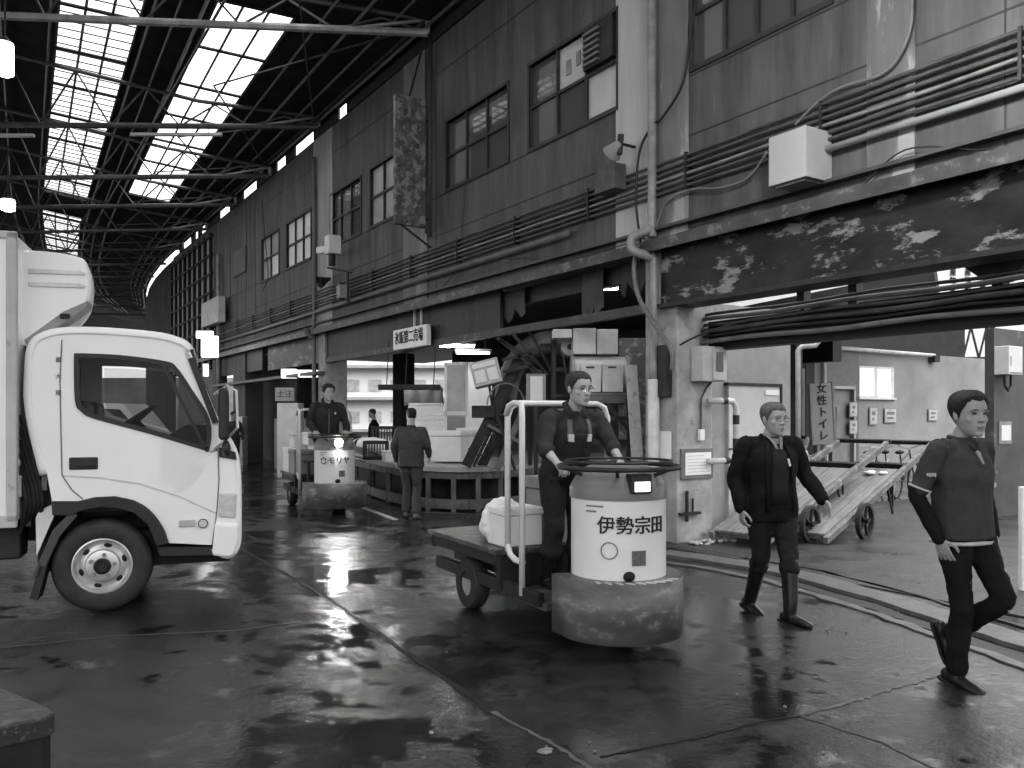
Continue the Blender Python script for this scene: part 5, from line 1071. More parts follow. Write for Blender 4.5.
# ------------------------------------------------ turret trucks
M_guard = mat('guard_steel', .11, .45, .5, 3, spots=.6, sscale=6, spotv=.25, stretch=(1, 1, 2)); M_drum = mat('drum_cream', .74, .3, .05, 3); M_cap = mat('drum_cap', .16, .35, .2, 4)
M_bed = mat('bed_steel', .06, .4, .5, 3, spots=.5, sscale=7, spotv=.3); M_tubew = mat('white_tube', .68, .35, .1, 5)
def turret(o, ang, label, name, head_on, guard_flat, lamp_big):
    """x forward, y to the driver's left"""
    r = thing('turret_truck', o, ang, label, 'turret truck')
    b = MB(); b.lathe([(.30, .40), (.33, .42), (.33, 1.03), (.335, 1.035), (.335, 1.05)], seg=48); b.add([(0,0,.4)], []); dr = b.build('engine_drum', M_drum, r, smooth='auto')
    b = MB(); b.lathe([(.34, 1.03), (.34, 1.10), (.325, 1.13), (.27, 1.22), (.2, 1.25), (.001, 1.26)], seg=48); b.build('drum_cap', M_cap, dr, smooth='auto')
    # lettering bent round the drum
    def wrap(mb, ang0, z):
        for i, v in enumerate(mb.v): a = ang0+v.x/.333; rr = .3345+v.z; mb.v[i] = Vector((rr*math.cos(a), rr*math.sin(a), z+v.y))
    # text reads left to right seen from outside: angle grows counter-clockwise = to the right
    b = MB(); text_mb(b, name, .125, Matrix.Translation((.055 if lamp_big else 0, 0, 0)), depth=.005, bold=.001)
    if lamp_big:   # crescent emblem with three dabs in front of the name
        ex = -.205
        for k in range(9):
            a0, a1 = PI+.25+(PI-.5)*k/9, PI+.25+(PI-.5)*(k+1)/9; b.add([(ex+.052*math.cos(a0), .052*math.sin(a0), .004), (ex+.052*math.cos(a1), .052*math.sin(a1), .004), (ex+.034*math.cos(a1), .040*math.sin(a1), .004), (ex+.034*math.cos(a0), .040*math.sin(a0), .004)], [(0,1,2,3)])
        for dx, dy in ((-.035, .02), (0, .045), (.035, .02)): b.box(ex+dx-.010, ex+dx+.010, dy-.014, dy+.016, -.002, .005)
    pass; wrap(b, head_on+(.2 if lamp_big is False else 0), .86); b.build('lettering', M_ink, dr)
    b = MB(); 
    for i in range(9): b.box(.10-.13+i*.011+.08, .10-.13+(i+1)*.011+.08, -.06, .04, .001, .004)
    wrap(b, head_on, .66); b.build('data_plate', mat('plate_grey', .12, .5, .4, 30), dr)
    b = MB(); b.tube([(-.1+.055*math.cos(2*PI*k/20)+(-.09 if lamp_big else 0), .055*math.sin(2*PI*k/20)+(.16 if lamp_big else 0), .002) for k in range(20)], .004, 4, closed=True); b.box(-.27, -.14, .285, .297, .0, .003); b.box(-.27, -.19, .25, .262, .0, .003); wrap(b, head_on, .70); b.build('small_markings', mat('mark_grey', .2, .5), dr)
    b = MB(); b.ell((.33*math.cos(head_on+.1), .33*math.sin(head_on+.1), .53), .03, .045, .035); b.build('drain_plug', M_blk, dr)
    # steering ring on spokes
    b = MB(); R = .42; zc = 1.24; b.tube([(R*math.cos(2*PI*k/40), R*math.sin(2*PI*k/40), zc) for k in range(40)], .017, 8, closed=True); ring = b.build('steering_ring', M_tblk, r, smooth=True)
    b = MB(); b.tube([((R-.05)*math.cos(2*PI*k/40), (R-.05)*math.sin(2*PI*k/40), zc+.04) for k in range(40)], .010, 6, closed=True); b.build('control_ring', M_tblk, ring, smooth=True)
    b = MB()
    for k in range(6): a = 2*PI*k/6+.4; b.bar((.26*math.cos(a), .26*math.sin(a), 1.18), (R*math.cos(a), R*math.sin(a), zc), .022, .022)
    b.build('ring_bracket', M_dark, ring)
    # headlamp
    X = Matrix.Rotation(head_on+(.32 if not lamp_big else .12), 4, 'Z')
    b = MB(X); b.box(.20, .37, -.075, .075, 1.08, 1.21); hl = b.build('headlamp', M_tblk, r, bevel=.015)
    b = MB(X); b.box(.368, .376, -.055, .055, 1.095, 1.16) if not lamp_big else b.cyl((.365, 0, 1.15), (.385, 0, 1.15), .06, seg=16); b.build('lamp_glass', mat('head_glow', .9, .3, 0, emit=220) if lamp_big else mat('head_dim', .8, .3, 0, emit=.9), hl)
    # guard
    b = MB(); g0, g1 = -1.75, 1.75
    if guard_flat:
        pts = [(-.15, -.50), (.12, -.50), (.30, -.46), (.42, -.36), (.47, -.2), (.49, 0), (.47, .2), (.42, .36), (.30, .46), (.12, .50), (-.15, .50)]
    else: pts = [(-.18, -.43)]+[(.44*math.cos(a), .44*math.sin(a)) for a in [-1.5+3.0*i/20 for i in range(21)]]+[(-.18, .43)]
    n = len(pts); vs = [(x, y, .10) for x, y in pts]+[(x, y, .50) for x, y in pts]
    b.add(vs, [(i, i+1, n+i+1, n+i) for i in range(n-1)]); b.build('front_guard', M_guard, r, solid=.012, smooth='auto')
    b = MB(); b.add([(x, y, .495) for x, y in pts]+[(x*.7, y*.68, .495) for x, y in pts], [(i, i+1, n+i+1, n+i) for i in range(n-1)]); b.build('guard_top', mat('guard_top', .14, .45, .4, 5), r, solid=.01)
    if not guard_flat:
        b = MB()
        for i in range(9): a = -.95+i*.17; b.box(-.035, .035, -.012, .012, -.001, .004, Matrix.Rotation(a, 4, 'Z') @ Matrix.Translation((.42, 0, .50)) @ Matrix.Rotation(.6, 4, 'Z'))
        b.build('worn_stripe', M_pipel, r)
    b = MB(); b.cyl((0,0,.1), (0,0,.42), .30, seg=24); b.build('drive_housing', M_blk, r)
    b = MB(Matrix.Translation((.05, 0, .2)) @ Matrix.Rotation(PI/2, 4, 'X')); b.lathe([(.001, -.06), (.19, -.06), (.2, -.04), (.2, .04), (.19, .06), (.001, .06)], seg=28); b.build('front_wheel', M_rub, r, smooth='auto')
    # low step and bed
    b = MB(); b.box(-.95, -.25, -.44, .44, .22, .27); b.build('driver_step', M_bed, r)
    b = MB()
    for y in (-.48, .42): b.box(-2.1, -.3, y, y+.06, .24, .34)
    for y in (-.50, .44): b.box(-2.15, -.85, y, y+.06, .44, .53)
    b.box(-.9, -.84, -.5, .5, .26, .53); b.box(-2.15, -2.09, -.5, .5, .42, .53); b.box(-2.1, -.9, -.3, .3, .3, .44); b.build('chassis_frame', M_dark, r, bevel=.006)
    b = MB(); b.box(-2.17, -.84, -.53, .53, .53, .57); b.build('load_bed', M_bed, r, bevel=.006)
    for y, sd in ((-.43, 1), (.43, -1)):
        Y = Matrix.Translation((-1.45, y, .205)) @ Matrix.Rotation(PI/2, 4, 'X'); b = MB(Y); b.lathe([(.10, -.065), (.19, -.065), (.205, -.045), (.205, .045), (.19, .065), (.10, .065), (.10, -.065)], seg=32); wl = b.build('rear_wheel', M_rub, r, smooth='auto')
        b = MB(Y); b.lathe([(.11, -.05), (.06, -.045), (.001, -.04)], seg=20); b.lathe([(.11, .05), (.06, .045), (.001, .04)], seg=20); b.build('hub', M_grey, wl, smooth='auto')
    b = MB(); b.cyl((-1.45, -.4, .205), (-1.45, .4, .205), .03, seg=8); b.build('axle', M_dark, r)
    # white tube rails
    b = MB(); pts = [(-.78, -.46, .57), (-.78, -.46, 1.58), (-.78, -.43, 1.66), (-.78, -.36, 1.69), (-.78, .36, 1.69), (-.78, .43, 1.66), (-.78, .46, 1.58), (-.78, .46, .57)]; b.tube(pts, .023, 10); b.build('rear_rail', M_tubew, r, smooth=True)
    b = MB(); b.tube([(-.78, -.47, 1.60), (-.74, -.47, 1.67), (-.66, -.47, 1.69), (-.55, -.47, 1.68), (-.54, -.47, 1.6), (-.54, -.47, .28)], .023, 10); b.tube([(-.78, -.46, .62), (-.74, -.46, .55), (-.66, -.46, .52), (-.54, -.46, .52)], .023, 10); b.build('side_rail', M_tubew, r, smooth=True)
    return r
TTO, TTA = Vector((.745, 5.75, 0)), math.atan2(-.877, .48)
# angle of the drum that faces the camera
def head(o, a): return math.atan2(-o.y, -o.x)-a
t1 = turret(TTO, TTA, 'turret truck in the foreground with a bare-forearmed driver, white drum with black characters', '伊勢宗田', head(TTO, TTA)+.12, False, False)
T2O = Vector((-2.93, 13.55, 0)); T2A = math.atan2(-.90, .42)
t2 = turret(T2O, T2A, 'oncoming turret truck with its round headlamp lit, in front of the loading platform', 'モリヤ', head(T2O, T2A)+.05, True, True)
def tm(o, a): return Matrix.Translation(o) @ Matrix.Rotation(a, 4, 'Z')
M1, M2 = tm(TTO, TTA), tm(T2O, T2A)
def loadbox(M, x, y, z, w, d, h, lab, ang, m=None, lid=True, grp='boxes on the turret trucks'):
    r = thing('foam_box', M @ Vector((x, y, z)), ang, lab, 'foam box', grp)
    b = MB(); b.box(-w/2, w/2, -d/2, d/2, 0, h*(.8 if lid else 1)); b.build('box_body', m or M_foam, r, bevel=.012)
    if lid: b = MB(); b.box(-w/2-.01, w/2+.01, -d/2-.01, d/2+.01, h*.81, h); b.build('lid', m or M_foam, r, bevel=.012)
    return r
loadbox(M1, -1.05, -.25, .572, .3, .34, .30, 'white foam box on the bed of the near turret truck beside its rail', TTA)
loadbox(M1, -1.1, .2, .572, .42, .4, .52, 'tall grey crate on the bed right behind the near driver', TTA, M_grey)
b = MB(M1); 
for k in range(16): a = 2*PI*k/16; b.ell((-1.2+.0*k, -.28+.15*math.cos(a), .74+.15*math.sin(a)), .055, .05, .05, seg=8, rg=6)
b.ell((-1.3, -.3, .68), .12, .14, .1)
o = b.build('plastic_bag', M_foam, smooth=True); md = o.modifiers.new('r', 'REMESH'); md.mode = 'VOXEL'; md.voxel_size = .015; md.use_smooth_shade = True; tag(o, 'crumpled white plastic bag looped on the bed of the near turret truck', 'bag')
for i, (x, y, z, w, d, h, m, lab) in enumerate(((-1.15, -.32, .572, .5, .36, .42, M_grey, 'grey crate on the oncoming truck, just behind its white rail'), (-1.75, -.34, .572, .5, .32, .44, M_foam, 'white foam box at the rear left of the oncoming truck bed'), (-1.2, .05, .572, .5, .4, .5, M_foam, 'lower white foam box in the middle of the oncoming truck bed'), (-1.2, .0, 1.075, .5, .5, .22, M_foam, 'wide white foam box on top of the middle stack of the oncoming truck'), (-1.75, -.1, 1.02, .45, .6, .25, M_white, 'white box on top at the rear of the oncoming truck bed'), (-1.78, .15, .572, .5, .5, .44, M_foam, 'white foam box at the rear middle of the oncoming truck bed'))):
    loadbox(M2, x, y, z, w, d, h, lab, T2A, m)
r = thing('hand_pump', M2 @ Vector((-.35, -.36, .28)), T2A, 'small dark hand lever beside the drum of the oncoming truck', 'lever'); b = MB(); b.cyl((0,0,0), (0,0,.55), .03, seg=10); b.box(-.03, .03, -.09, .09, .52, .56); b.build('lever', M_dark, r)
# ------------------------------------------------ people
def skinmat(v=.42):
    m = mat('skin%g' % v, v, .5, .10, 12); return m
def cloth(name, v, rough=.85, var=.2, bump=.35, bs=14): return mat(name, v, rough, var, 9, bump=bump, bscale=bs, spec=.12)
def ringseg(c, sd, fw, rs, rf, n=16, sq=1.0):
    out = []
    for j in range(n):
        a = 2*PI*j/n; x = math.copysign(abs(math.cos(a))**sq, math.cos(a)); y = math.copysign(abs(math.sin(a))**sq, math.sin(a)); out.append(c+sd*rs*x+fw*rf*y)
    return out
def limb(mb, pts, rad, ref=Vector((1,0,0)), n=14, cap=True):
    """tapering limb through pts; rad = radius or (side radius, front radius) per point, rounded ends"""
    pts = [Vector(p) for p in pts]; R = []
    rad = [(r, r) if not isinstance(r, tuple) else r for r in rad]
    # subdivide with smooth interpolation
    Q = curve_pts(pts, 4); RR = []
    for i in range(len(rad)-1):
        for j in range(4): t = j/4; t = t*t*(3-2*t); RR.append((rad[i][0]*(1-t)+rad[i+1][0]*t, rad[i][1]*(1-t)+rad[i+1][1]*t))
    RR.append(rad[-1])
    def frame(d):
        fw = d.cross(ref)
        if fw.length < .05: fw = d.cross(Vector((0,1,0)))
        fw.normalize(); sd = fw.cross(d).normalized(); return sd, fw
    for i, p in enumerate(Q):
        d = (Q[min(i+1, len(Q)-1)]-Q[max(i-1, 0)]).normalized(); sd, fw = frame(d)
        if i == 0 and cap:
            for a in (1.25, .9, .45): R.append(ringseg(p-d*RR[0][1]*math.sin(a)*.8, sd, fw, RR[0][0]*math.cos(a), RR[0][1]*math.cos(a), n))
        R.append(ringseg(p, sd, fw, RR[i][0], RR[i][1], n))
        if i == len(Q)-1 and cap:
            for a in (.45, .9, 1.25): R.append(ringseg(p+d*RR[-1][1]*math.sin(a)*.8, sd, fw, RR[-1][0]*math.cos(a), RR[-1][1]*math.cos(a), n))
    mb.rings(R)
def torso(mb, levels, n=24, sq=.85):
    """levels: (centre, side vector, forward vector, half width, half depth)"""
    L = []
    for i in range(len(levels)-1):
        a, b = levels[i], levels[i+1]
        for j in range(4): t = j/4; L.append(tuple(a[k]*(1-t)+b[k]*t for k in range(5)))
    L.append(levels[-1]); mb.rings([ringseg(c, s.normalized(), f.normalized(), w, d, n, sq) for c, s, f, w, d in L])
def finish(mb, name, m, par, vox, sm=3, disp=0, dscale=.15, smf=.6):
    o = mb.build(name, m, par, smooth=True); r = o.modifiers.new('remesh', 'REMESH'); r.mode = 'VOXEL'; r.voxel_size = vox; r.use_smooth_shade = True
    if sm: s = o.modifiers.new('smooth', 'SMOOTH'); s.factor = smf; s.iterations = sm
    if disp:
        tx_ = bpy.data.textures.new('folds', 'CLOUDS'); tx_.noise_scale = dscale; tx_.noise_depth = 2
        d = o.modifiers.new('folds', 'DISPLACE'); d.texture = tx_; d.strength = disp; d.mid_level = .5; d.texture_coords = 'LOCAL'
    return o
HEADP = [(0.0, .020, .074, .0), (.012, .036, .086, .02), (.035, .050, .090, .045), (.065, .060, .090, .066), (.09, .066, .088, .080), (.115, .069, .083, .090), (.135, .071, .088, .096), (.16, .071, .086, .097), (.185, .066, .074, .090), (.205, .052, .054, .072), (.218, .030, .030, .042), (.223, .008, .01, .012)]
def head_mesh(mb, H, s=1.0):
    """H maps head space: x right, y forward, z up from the chin"""
    R = []
    for z, w, f, b in HEADP:
        cy = (f-b)/2; d = (f+b)/2; R.append([H @ (Vector((w*math.copysign(abs(math.cos(a))**.9, math.cos(a)), cy+d*math.sin(a), z))*s) for a in [2*PI*j/24 for j in range(24)]])
    mb.rings(R)
    def e(c, rx, ry, rz, rot=0): mb.ell(Vector((0,0,0)), rx*s, ry*s, rz*s, H @ Matrix.Translation(Vector(c)*s) @ Matrix.Rotation(rot, 4, 'X'), seg=12, rg=8)
    # nose, nostrils, brow, cheeks, lips, chin, ears
    mb.add([H @ (Vector(v)*s) for v in [(-.009, .084, .125), (.009, .084, .125), (-.016, .086, .080), (.016, .086, .080), (0, .112, .088), (0, .108, .079), (-.006, .098, .118), (.006, .098, .118)]], [(0,1,7,6), (0,6,4,2), (1,3,4,7), (6,7,4), (2,4,5), (4,3,5), (2,5,3), (0,2,3,1)])
    e((0, .103, .084), .012, .012, .009)
    e((-.012, .095, .081), .008, .009, .006); e((.012, .095, .081), .008, .009, .006)
    e((-.03, .081, .131), .022, .010, .007); e((.03, .081, .131), .022, .010, .007)
    e((-.038, .056, .088), .022, .020, .020); e((.038, .056, .088), .022, .020, .020)
    e((0, .090, .055), .022, .009, .0055); e((0, .088, .045), .019, .010, .006); e((0, .078, .014), .022, .016, .014)
    for sx in (-1, 1): e((sx*.074, -.005, .105), .008, .017, .030, .15)
def hand_mesh(mb, W_, d, nrm, side, curl=.35, s=1.0, spread=.10, thumb=1):
    """palm from wrist W_ along d; nrm = palm normal; side = +1/-1 picks the thumb side"""
    d = d.normalized(); nrm = (nrm-d*nrm.dot(d)).normalized(); sd = d.cross(nrm)*side   # towards the thumb
    def P(a, b, c): return W_+(d*a+sd*b+nrm*c)*s
    limb(mb, [P(-.02, 0, 0), P(.02, .0, 0), P(.055, .0, .002), P(.088, -.002, .004)], [(.026*s, .019*s), (.032*s, .017*s), (.041*s, .015*s), (.040*s, .012*s)], ref=sd, n=14)
    for k, (off, ln) in enumerate(((.031, .072), (.0105, .080), (-.0105, .075), (-.031, .060))):
        base = P(.085-.004*abs(k-1), off, .003); ang = 0; p = base; pts = [P(.065, off*.95, .0), p]; dd = (d+sd*(1.2-k)*spread*.5).normalized()
        for j, fr in enumerate((.42, .32, .26)):
            ang += curl*(.8 if j == 0 else 1.1); v = dd*math.cos(ang)+nrm*math.sin(ang); p = p+v*ln*fr*s; pts.append(p)
        limb(mb, pts, [.0092*s, .0094*s, .0086*s, .0080*s, .0070*s], ref=sd, n=8)
    b0 = P(.018, .026, .004); b1 = b0+(d*.030+sd*.030+nrm*.012*(1+curl))*s; b2 = b1+(d*.026+sd*.014*(1-curl)+nrm*.016*curl*2)*s; b3 = b2+(d*.022-sd*.004*curl*2+nrm*.018*curl)*s
    limb(mb, [b0, b1, b2, b3], [.015*s, .0115*s, .0102*s, .0085*s], ref=sd, n=8)
def person(name_lab, o, rz, J, style, vox=.0055, group=None, parent_z=0):
    """J: joints in a local frame, x right, y forward, z up. Left/right are the person's own."""
    r = thing('person', o, rz, name_lab, 'person', group)
    V = {k: Vector(v) for k, v in J.items() if isinstance(v, (tuple, Vector)) and len(v) == 3}
    X0 = Vector((1,0,0)); Y0 = Vector((0,1,0)); Z0 = Vector((0,0,1))
    shd = (V['shR']-V['shL']).normalized(); hpd = (V['hipR']-V['hipL']).normalized()
    up = ((V['shR']+V['shL'])/2-(V['hipR']+V['hipL'])/2).normalized(); f_sh = up.cross(shd).normalized(); f_hp = Z0.cross(hpd).normalized()
    neck = (V['shR']+V['shL'])/2; hipc = (V['hipR']+V['hipL'])/2
    yaw, pitch, roll = J['look']; H = Matrix.Translation(V['chin']) @ Matrix.Rotation(yaw, 4, 'Z') @ Matrix.Rotation(pitch, 4, 'X') @ Matrix.Rotation(roll, 4, 'Y')
    sk = skinmat(style.get('skin', .42)); b = MB()
    head_mesh(b, H, J.get('hs', 1.0))
    hb = H @ Vector((0, -.02, .045)); limb(b, [neck-up*.05-f_sh*.01, neck+up*.04, hb], [(.075, .06), (.058, .055), (.052, .055)])
    tr = [(hipc-Z0*.09, hpd, f_hp, .135, .09), (hipc, hpd, f_hp, .155, .105), (hipc.lerp(neck, .3), hpd, f_sh, .13, .095), (hipc.lerp(neck, .68), shd, f_sh, .15, .105), (neck-up*.07, shd, f_sh, .14, .08), (neck-up*.01, shd, f_sh, .07, .055)]
    torso(b, tr)
    for S, sg in (('R', 1), ('L', -1)):
        sh, el, wr = V['sh'+S], V['el'+S], V['wr'+S]
        limb(b, [sh-shd*sg*.05-up*.02, sh-up*.02, sh.lerp(el, .5), el, el.lerp(wr, .35), wr], [.036, .043, .042, .036, .036, (.027, .021)])
        hd, hn = J['hand'+S]; hn = Vector(hn); hd = Vector(hd)
        hand_mesh(b, wr, hd, hn, J.get('thumb'+S, 1 if S == 'R' else -1), J.get('curl'+S, .35))
        hp, kn, an = V['hip'+S], V['kn'+S], V['an'+S]; to = V['to'+S]
        limb(b, [hp, hp.lerp(kn, .5), kn, kn.lerp(an, .35), an], [.085, .072, .052, .050, .036])
        tdn = (to-an).normalized(); uu = (Z0-tdn*Z0.dot(tdn)).normalized(); limb(b, [an-uu*.02, an-uu*.05+tdn*.05, an-uu*.058+tdn*.12], [.03, .026, .018])
    body = finish(b, 'body', sk, r, vox, sm=2, smf=.5)
    # eyes, brows, glasses, hair
    hs = J.get('hs', 1.0)
    if style.get('face', True):
        for sx in (-1, 1):
            b = MB(H @ Matrix.Scale(hs, 4)); b.ell((sx*.031, .0835, .117), .0135, .006, .0045, seg=10, rg=6); b.build('eye', mat('eye_dark', .04, .3, 0), r, smooth=True)
            b = MB(H @ Matrix.Scale(hs, 4)); b.tube([(sx*.015, .094, .135), (sx*.032, .095, .139), (sx*.05, .082, .134)], [.0028, .0034, .002], 6); b.build('eyebrow', mat('brow', .06, .8, 0), r, smooth=True)
        b = MB(H @ Matrix.Scale(hs, 4)); b.tube([(-.021, .096, .050), (-.008, .102, .051), (.008, .102, .051), (.021, .096, .050)], .0016, 6); b.build('mouth', mat('lip_line', .12, .6, 0), r, smooth=True)
        if style.get('glasses'):
            b = MB(H @ Matrix.Scale(hs, 4))
            for sx in (-1, 1):
                b.tube([(sx*.031+.024*math.cos(2*PI*k/16), .104-.006*abs(math.cos(2*PI*k/16)), .113+.016*math.sin(2*PI*k/16)) for k in range(16)], .0016, 5, closed=True); b.tube([(sx*.055, .098, .118), (sx*.076, .06, .118), (sx*.078, -.01, .112)], .0014, 5)
            b.tube([(-.008, .106, .116), (.008, .106, .116)], .0016, 5); gl = b.build('glasses', mat('glasses_metal', .25, .25, 0, metal=.7), r)
    hv = style.get('hair', .02); g = style.get('hairt', .012); fl_ = style.get('line', .06); b = MB(); NA, NT = 56, 12; R = []
    def prof_at(z):
        for i in range(len(HEADP)-1):
            if HEADP[i][0] <= z <= HEADP[i+1][0]: k = (z-HEADP[i][0])/(HEADP[i+1][0]-HEADP[i][0]); return [HEADP[i][q]*(1-k)+HEADP[i+1][q]*k for q in (1, 2, 3)]
        return [.004, .005, .006]
    def zline(a):   # hairline height round the head, a = 0 at the person's right, pi/2 in front
        d = abs((a-PI/2+PI) % (2*PI)-PI)   # angle away from the front
        K = [(0, .150+fl_*.45), (.45, .158+fl_*.42), (.8, .172), (1.05, .145), (1.28, .108), (1.5, .085), (1.62, .118), (1.85, .112), (2.1, .065), (3.2, .045)]
        for i in range(len(K)-1):
            if K[i][0] <= d <= K[i+1][0]: t = (d-K[i][0])/(K[i+1][0]-K[i][0]); return K[i][1]*(1-t)+K[i+1][1]*t
        return .045
    rnd = random.Random(3); zl = [zline(2*PI*j/NA)+rnd.uniform(-.003, .003) for j in range(NA)]; lump = [[rnd.uniform(-.0018, .0018) for _ in range(NA)] for _ in range(NT+1)]
    for t in range(-1, NT+1):
        row = []
        for j in range(NA):
            a = 2*PI*j/NA; tt = max(0, t)/NT; z = zl[j]+(.2225-zl[j])*(math.sin(tt*PI/2) if tt < 1 else 1); w, f, bk = prof_at(z)
            off = -.006 if t < 0 else (g*min(1, .12+tt*3.2) + lump[max(t, 0)][j]); cy = (f-bk)/2; dd = (f+bk)/2
            row.append(H @ (Vector(((w+off)*math.copysign(abs(math.cos(a))**.9, math.cos(a)), cy+(dd+off)*math.sin(a), z+off*.75*tt))*hs))
        R.append(row)
    b.rings(R); b.build('hair', mat('hair%g' % hv, hv, .55, .4, 60, bump=.6, bscale=120), r, smooth=True)
    # clothing: trousers, jacket with sleeves, footwear
    tc_ = style['trousers']; b = MB(); tw = style.get('tw', 1.0)
    torso(b, [(hipc-Z0*.10, hpd, f_hp, .155*tw, .112*tw), (hipc, hpd, f_hp, .172*tw, .122*tw), (hipc.lerp(neck, .22), hpd, f_sh, .152*tw, .115*tw), (hipc.lerp(neck, .3), hpd, f_sh, .12, .09)])
    for S, sg in (('R', 1), ('L', -1)):
        hp, kn, an = V['hip'+S], V['kn'+S], V['an'+S]; e = style.get('leg_end', 1.0); en = kn.lerp(an, e)
        fl = style.get('flare', .062)
        limb(b, [hp+Z0*.02, hp.lerp(kn, .35), hp.lerp(kn, .8), kn, kn.lerp(en, .5), en], [.104*tw, .098*tw, .076*tw, .072*tw, .068*tw, fl*tw])
    finish(b, 'trousers', tc_, r, .011, 3, disp=.028, dscale=.10)
    fm = style['shoes']; boot = style.get('boot', 0)
    for S in 'RL':
        b = MB(); an, to, kn = V['an'+S], V['to'+S], V['kn'+S]; d = (to-an); d.z *= 1; d = (d-Z0*d.z if abs(d.z) < .06 else d).normalized()
        toe_d = (to-an).normalized(); dn = Z0 if abs((to-an).normalized().z) < .8 else Y0
        heel = an-toe_d*.055-(an-to).project(Z0)*0
        upv = Z0-toe_d*Z0.dot(toe_d); upv.normalize()
        base = an-upv*.055
        limb(b, [base-toe_d*.055, base+toe_d*.02, base+toe_d*.11, base+toe_d*.175], [(.038, .036), (.042, .042), (.047, .034), (.042, .024)], ref=toe_d.cross(upv))
        if boot: limb(b, [an-upv*.04, an.lerp(kn, .2), an.lerp(kn, boot)], [.048, .056, .070])
        else: limb(b, [an-upv*.05, an+(kn-an)*.08], [.045, .045])
        sh = finish(b, 'boot' if boot else 'shoe', fm, r, .008, 2)
        b = MB(); R = []
        for q, wd in ((-.085, .030), (-.06, .040), (.03, .040), (.11, .050), (.165, .044), (.195, .022)): R.append([base+toe_d*q+toe_d.cross(upv)*(wd*a)+upv*(c_-.036) for a, c_ in ((-1, -.012), (1, -.012), (1, .008), (-1, .008))])
        b.rings(R); b.build('sole', style.get('sole', M_blk), sh, bevel=.003)
    jc = style['jacket']; b = MB(); jw = style.get('jw', 1.0); hem = style.get('hem', -.10); pu = style.get('puff', 1.0)
    jl = [(hipc+Z0*hem, hpd, f_hp, .185*jw, .135*jw), (hipc+Z0*.02, hpd, f_hp, .182*jw, .132*jw), (hipc.lerp(neck, .32), hpd*.5+shd*.5, f_sh, .172*jw, .130*jw), (hipc.lerp(neck, .66), shd, f_sh, .182*jw, .135*jw), (hipc.lerp(neck, .85), shd, f_sh, .178*jw, .118*jw), (neck-up*.03, shd, f_sh, .165, .092), (neck+up*.012, shd, f_sh, .105, .075), (neck+up*.045, shd, f_sh, .066, .064)]
    torso(b, jl)
    for S, sg in (('R', 1), ('L', -1)):
        sh, el, wr = V['sh'+S], V['el'+S], V['wr'+S]; e = style.get('sleeve', 1.0)
        P_ = [sh-shd*sg*.07-up*.015, sh-up*.022, sh.lerp(el, .5), el]; rr = [.055*pu, .064*pu, .062*pu, .054*pu]
        if e > 1e-3 and e <= 1: P_ += [el.lerp(wr, e*.5), el.lerp(wr, e*.97)]; rr += [.052*pu, .042*pu]
        elif e <= 0: P_ = P_[:3]+[sh.lerp(el, 1+e)]
        if e <= .5 and e > 0: rr[-1] = .056*pu
        limb(b, P_, rr)
    jk = finish(b, style.get('jname', 'jacket'), jc, r, .011, 3, disp=style.get('fold', .03), dscale=style.get('fs', .11))
    fr = (H, V, up, shd, f_sh, hpd, f_hp, neck, hipc, jk, jl)
    return r, fr
def torso_pt(fr, t, x, off=.0):
    """point on the front of the jacket: t 0 hip .. 1 neck, x sideways in metres"""
    H, V, up, shd, f_sh, hpd, f_hp, neck, hipc, jk, jl = fr
    c = hipc.lerp(neck, t); L = jl; zs = [l[0].z for l in L]
    for i in range(len(L)-1):
        if zs[i] <= c.z <= zs[i+1]: k = (c.z-zs[i])/(zs[i+1]-zs[i]); w = L[i][3]*(1-k)+L[i+1][3]*k; d = L[i][4]*(1-k)+L[i+1][4]*k; break
    else: w, d = L[-1][3], L[-1][4]
    q = max(0, 1-(abs(x)/w)**2.2)**.5
    return c+shd*x+f_sh*(d*q+off)
def strap(fr, pts, w, m, name, r, off=.008, th=.006):
    R = []; H, V, up, shd, f_sh, *_ = fr
    for t, x in pts: R.append([torso_pt(fr, t, x+s*w/2, off+(th if k else -.02)) for k, s in ((0, -1), (0, 1), (1, 1), (1, -1))])
    b = MB(); b.rings(R); return b.build(name, m, r)
# --- 1: man with glasses walking in rubber boots
P1 = gr(770, 617); P1.z = 0; A1_ = math.radians(-122)-PI/2+PI*0   # local +y points along heading
def yawto(dx, dy): return math.atan2(-dx, dy)
J = dict(hipR=(.085, 0, .90), hipL=(-.085, .02, .90), shR=(.205, .0, 1.385), shL=(-.205, .0, 1.385), elR=(.27, -.06, 1.11), wrR=(.265, .02, .86), elL=(-.31, .00, 1.13), wrL=(-.37, .16, .93),
    chin=(0, .045, 1.445), look=(.12, -.05, 0), knR=(.07, -.02, .48), anR=(.045, -.22, .10), toR=(.03, -.08, .05), knL=(-.06, .17, .50), anL=(-.03, .24, .10), toL=(-.10, .38, .075),
    handR=((-.05, .1, -1), (-1, 0, 0)), handL=((-.15, .35, -.9), (.9, .2, 0)), curlR=.45, curlL=.30, hs=1.12)
M_coat = cloth('black_coat', .008, .8); M_shirt = cloth('dark_shirt', .018, .8); M_collar = cloth('pale_collar', .35, .8, bump=.1); M_trd = cloth('dark_trousers', .018, .8)
M_boot = mat('rubber_boot', .012, .15, .3, 8)
st = dict(skin=.34, hair=.10, trousers=M_trd, jacket=M_coat, shoes=M_boot, boot=.93, leg_end=.22, flare=.074, glasses=True, hem=-.13, jw=1.15, puff=1.2, line=.045, tw=1.05)
pz, fr = person('walking man with glasses in a dark open jacket and shiny knee-high rubber boots', P1, yawto(.24, -.97), J, st)
H, V, up, shd, f_sh, hpd, f_hp, neck, hipc, jk, jl = fr
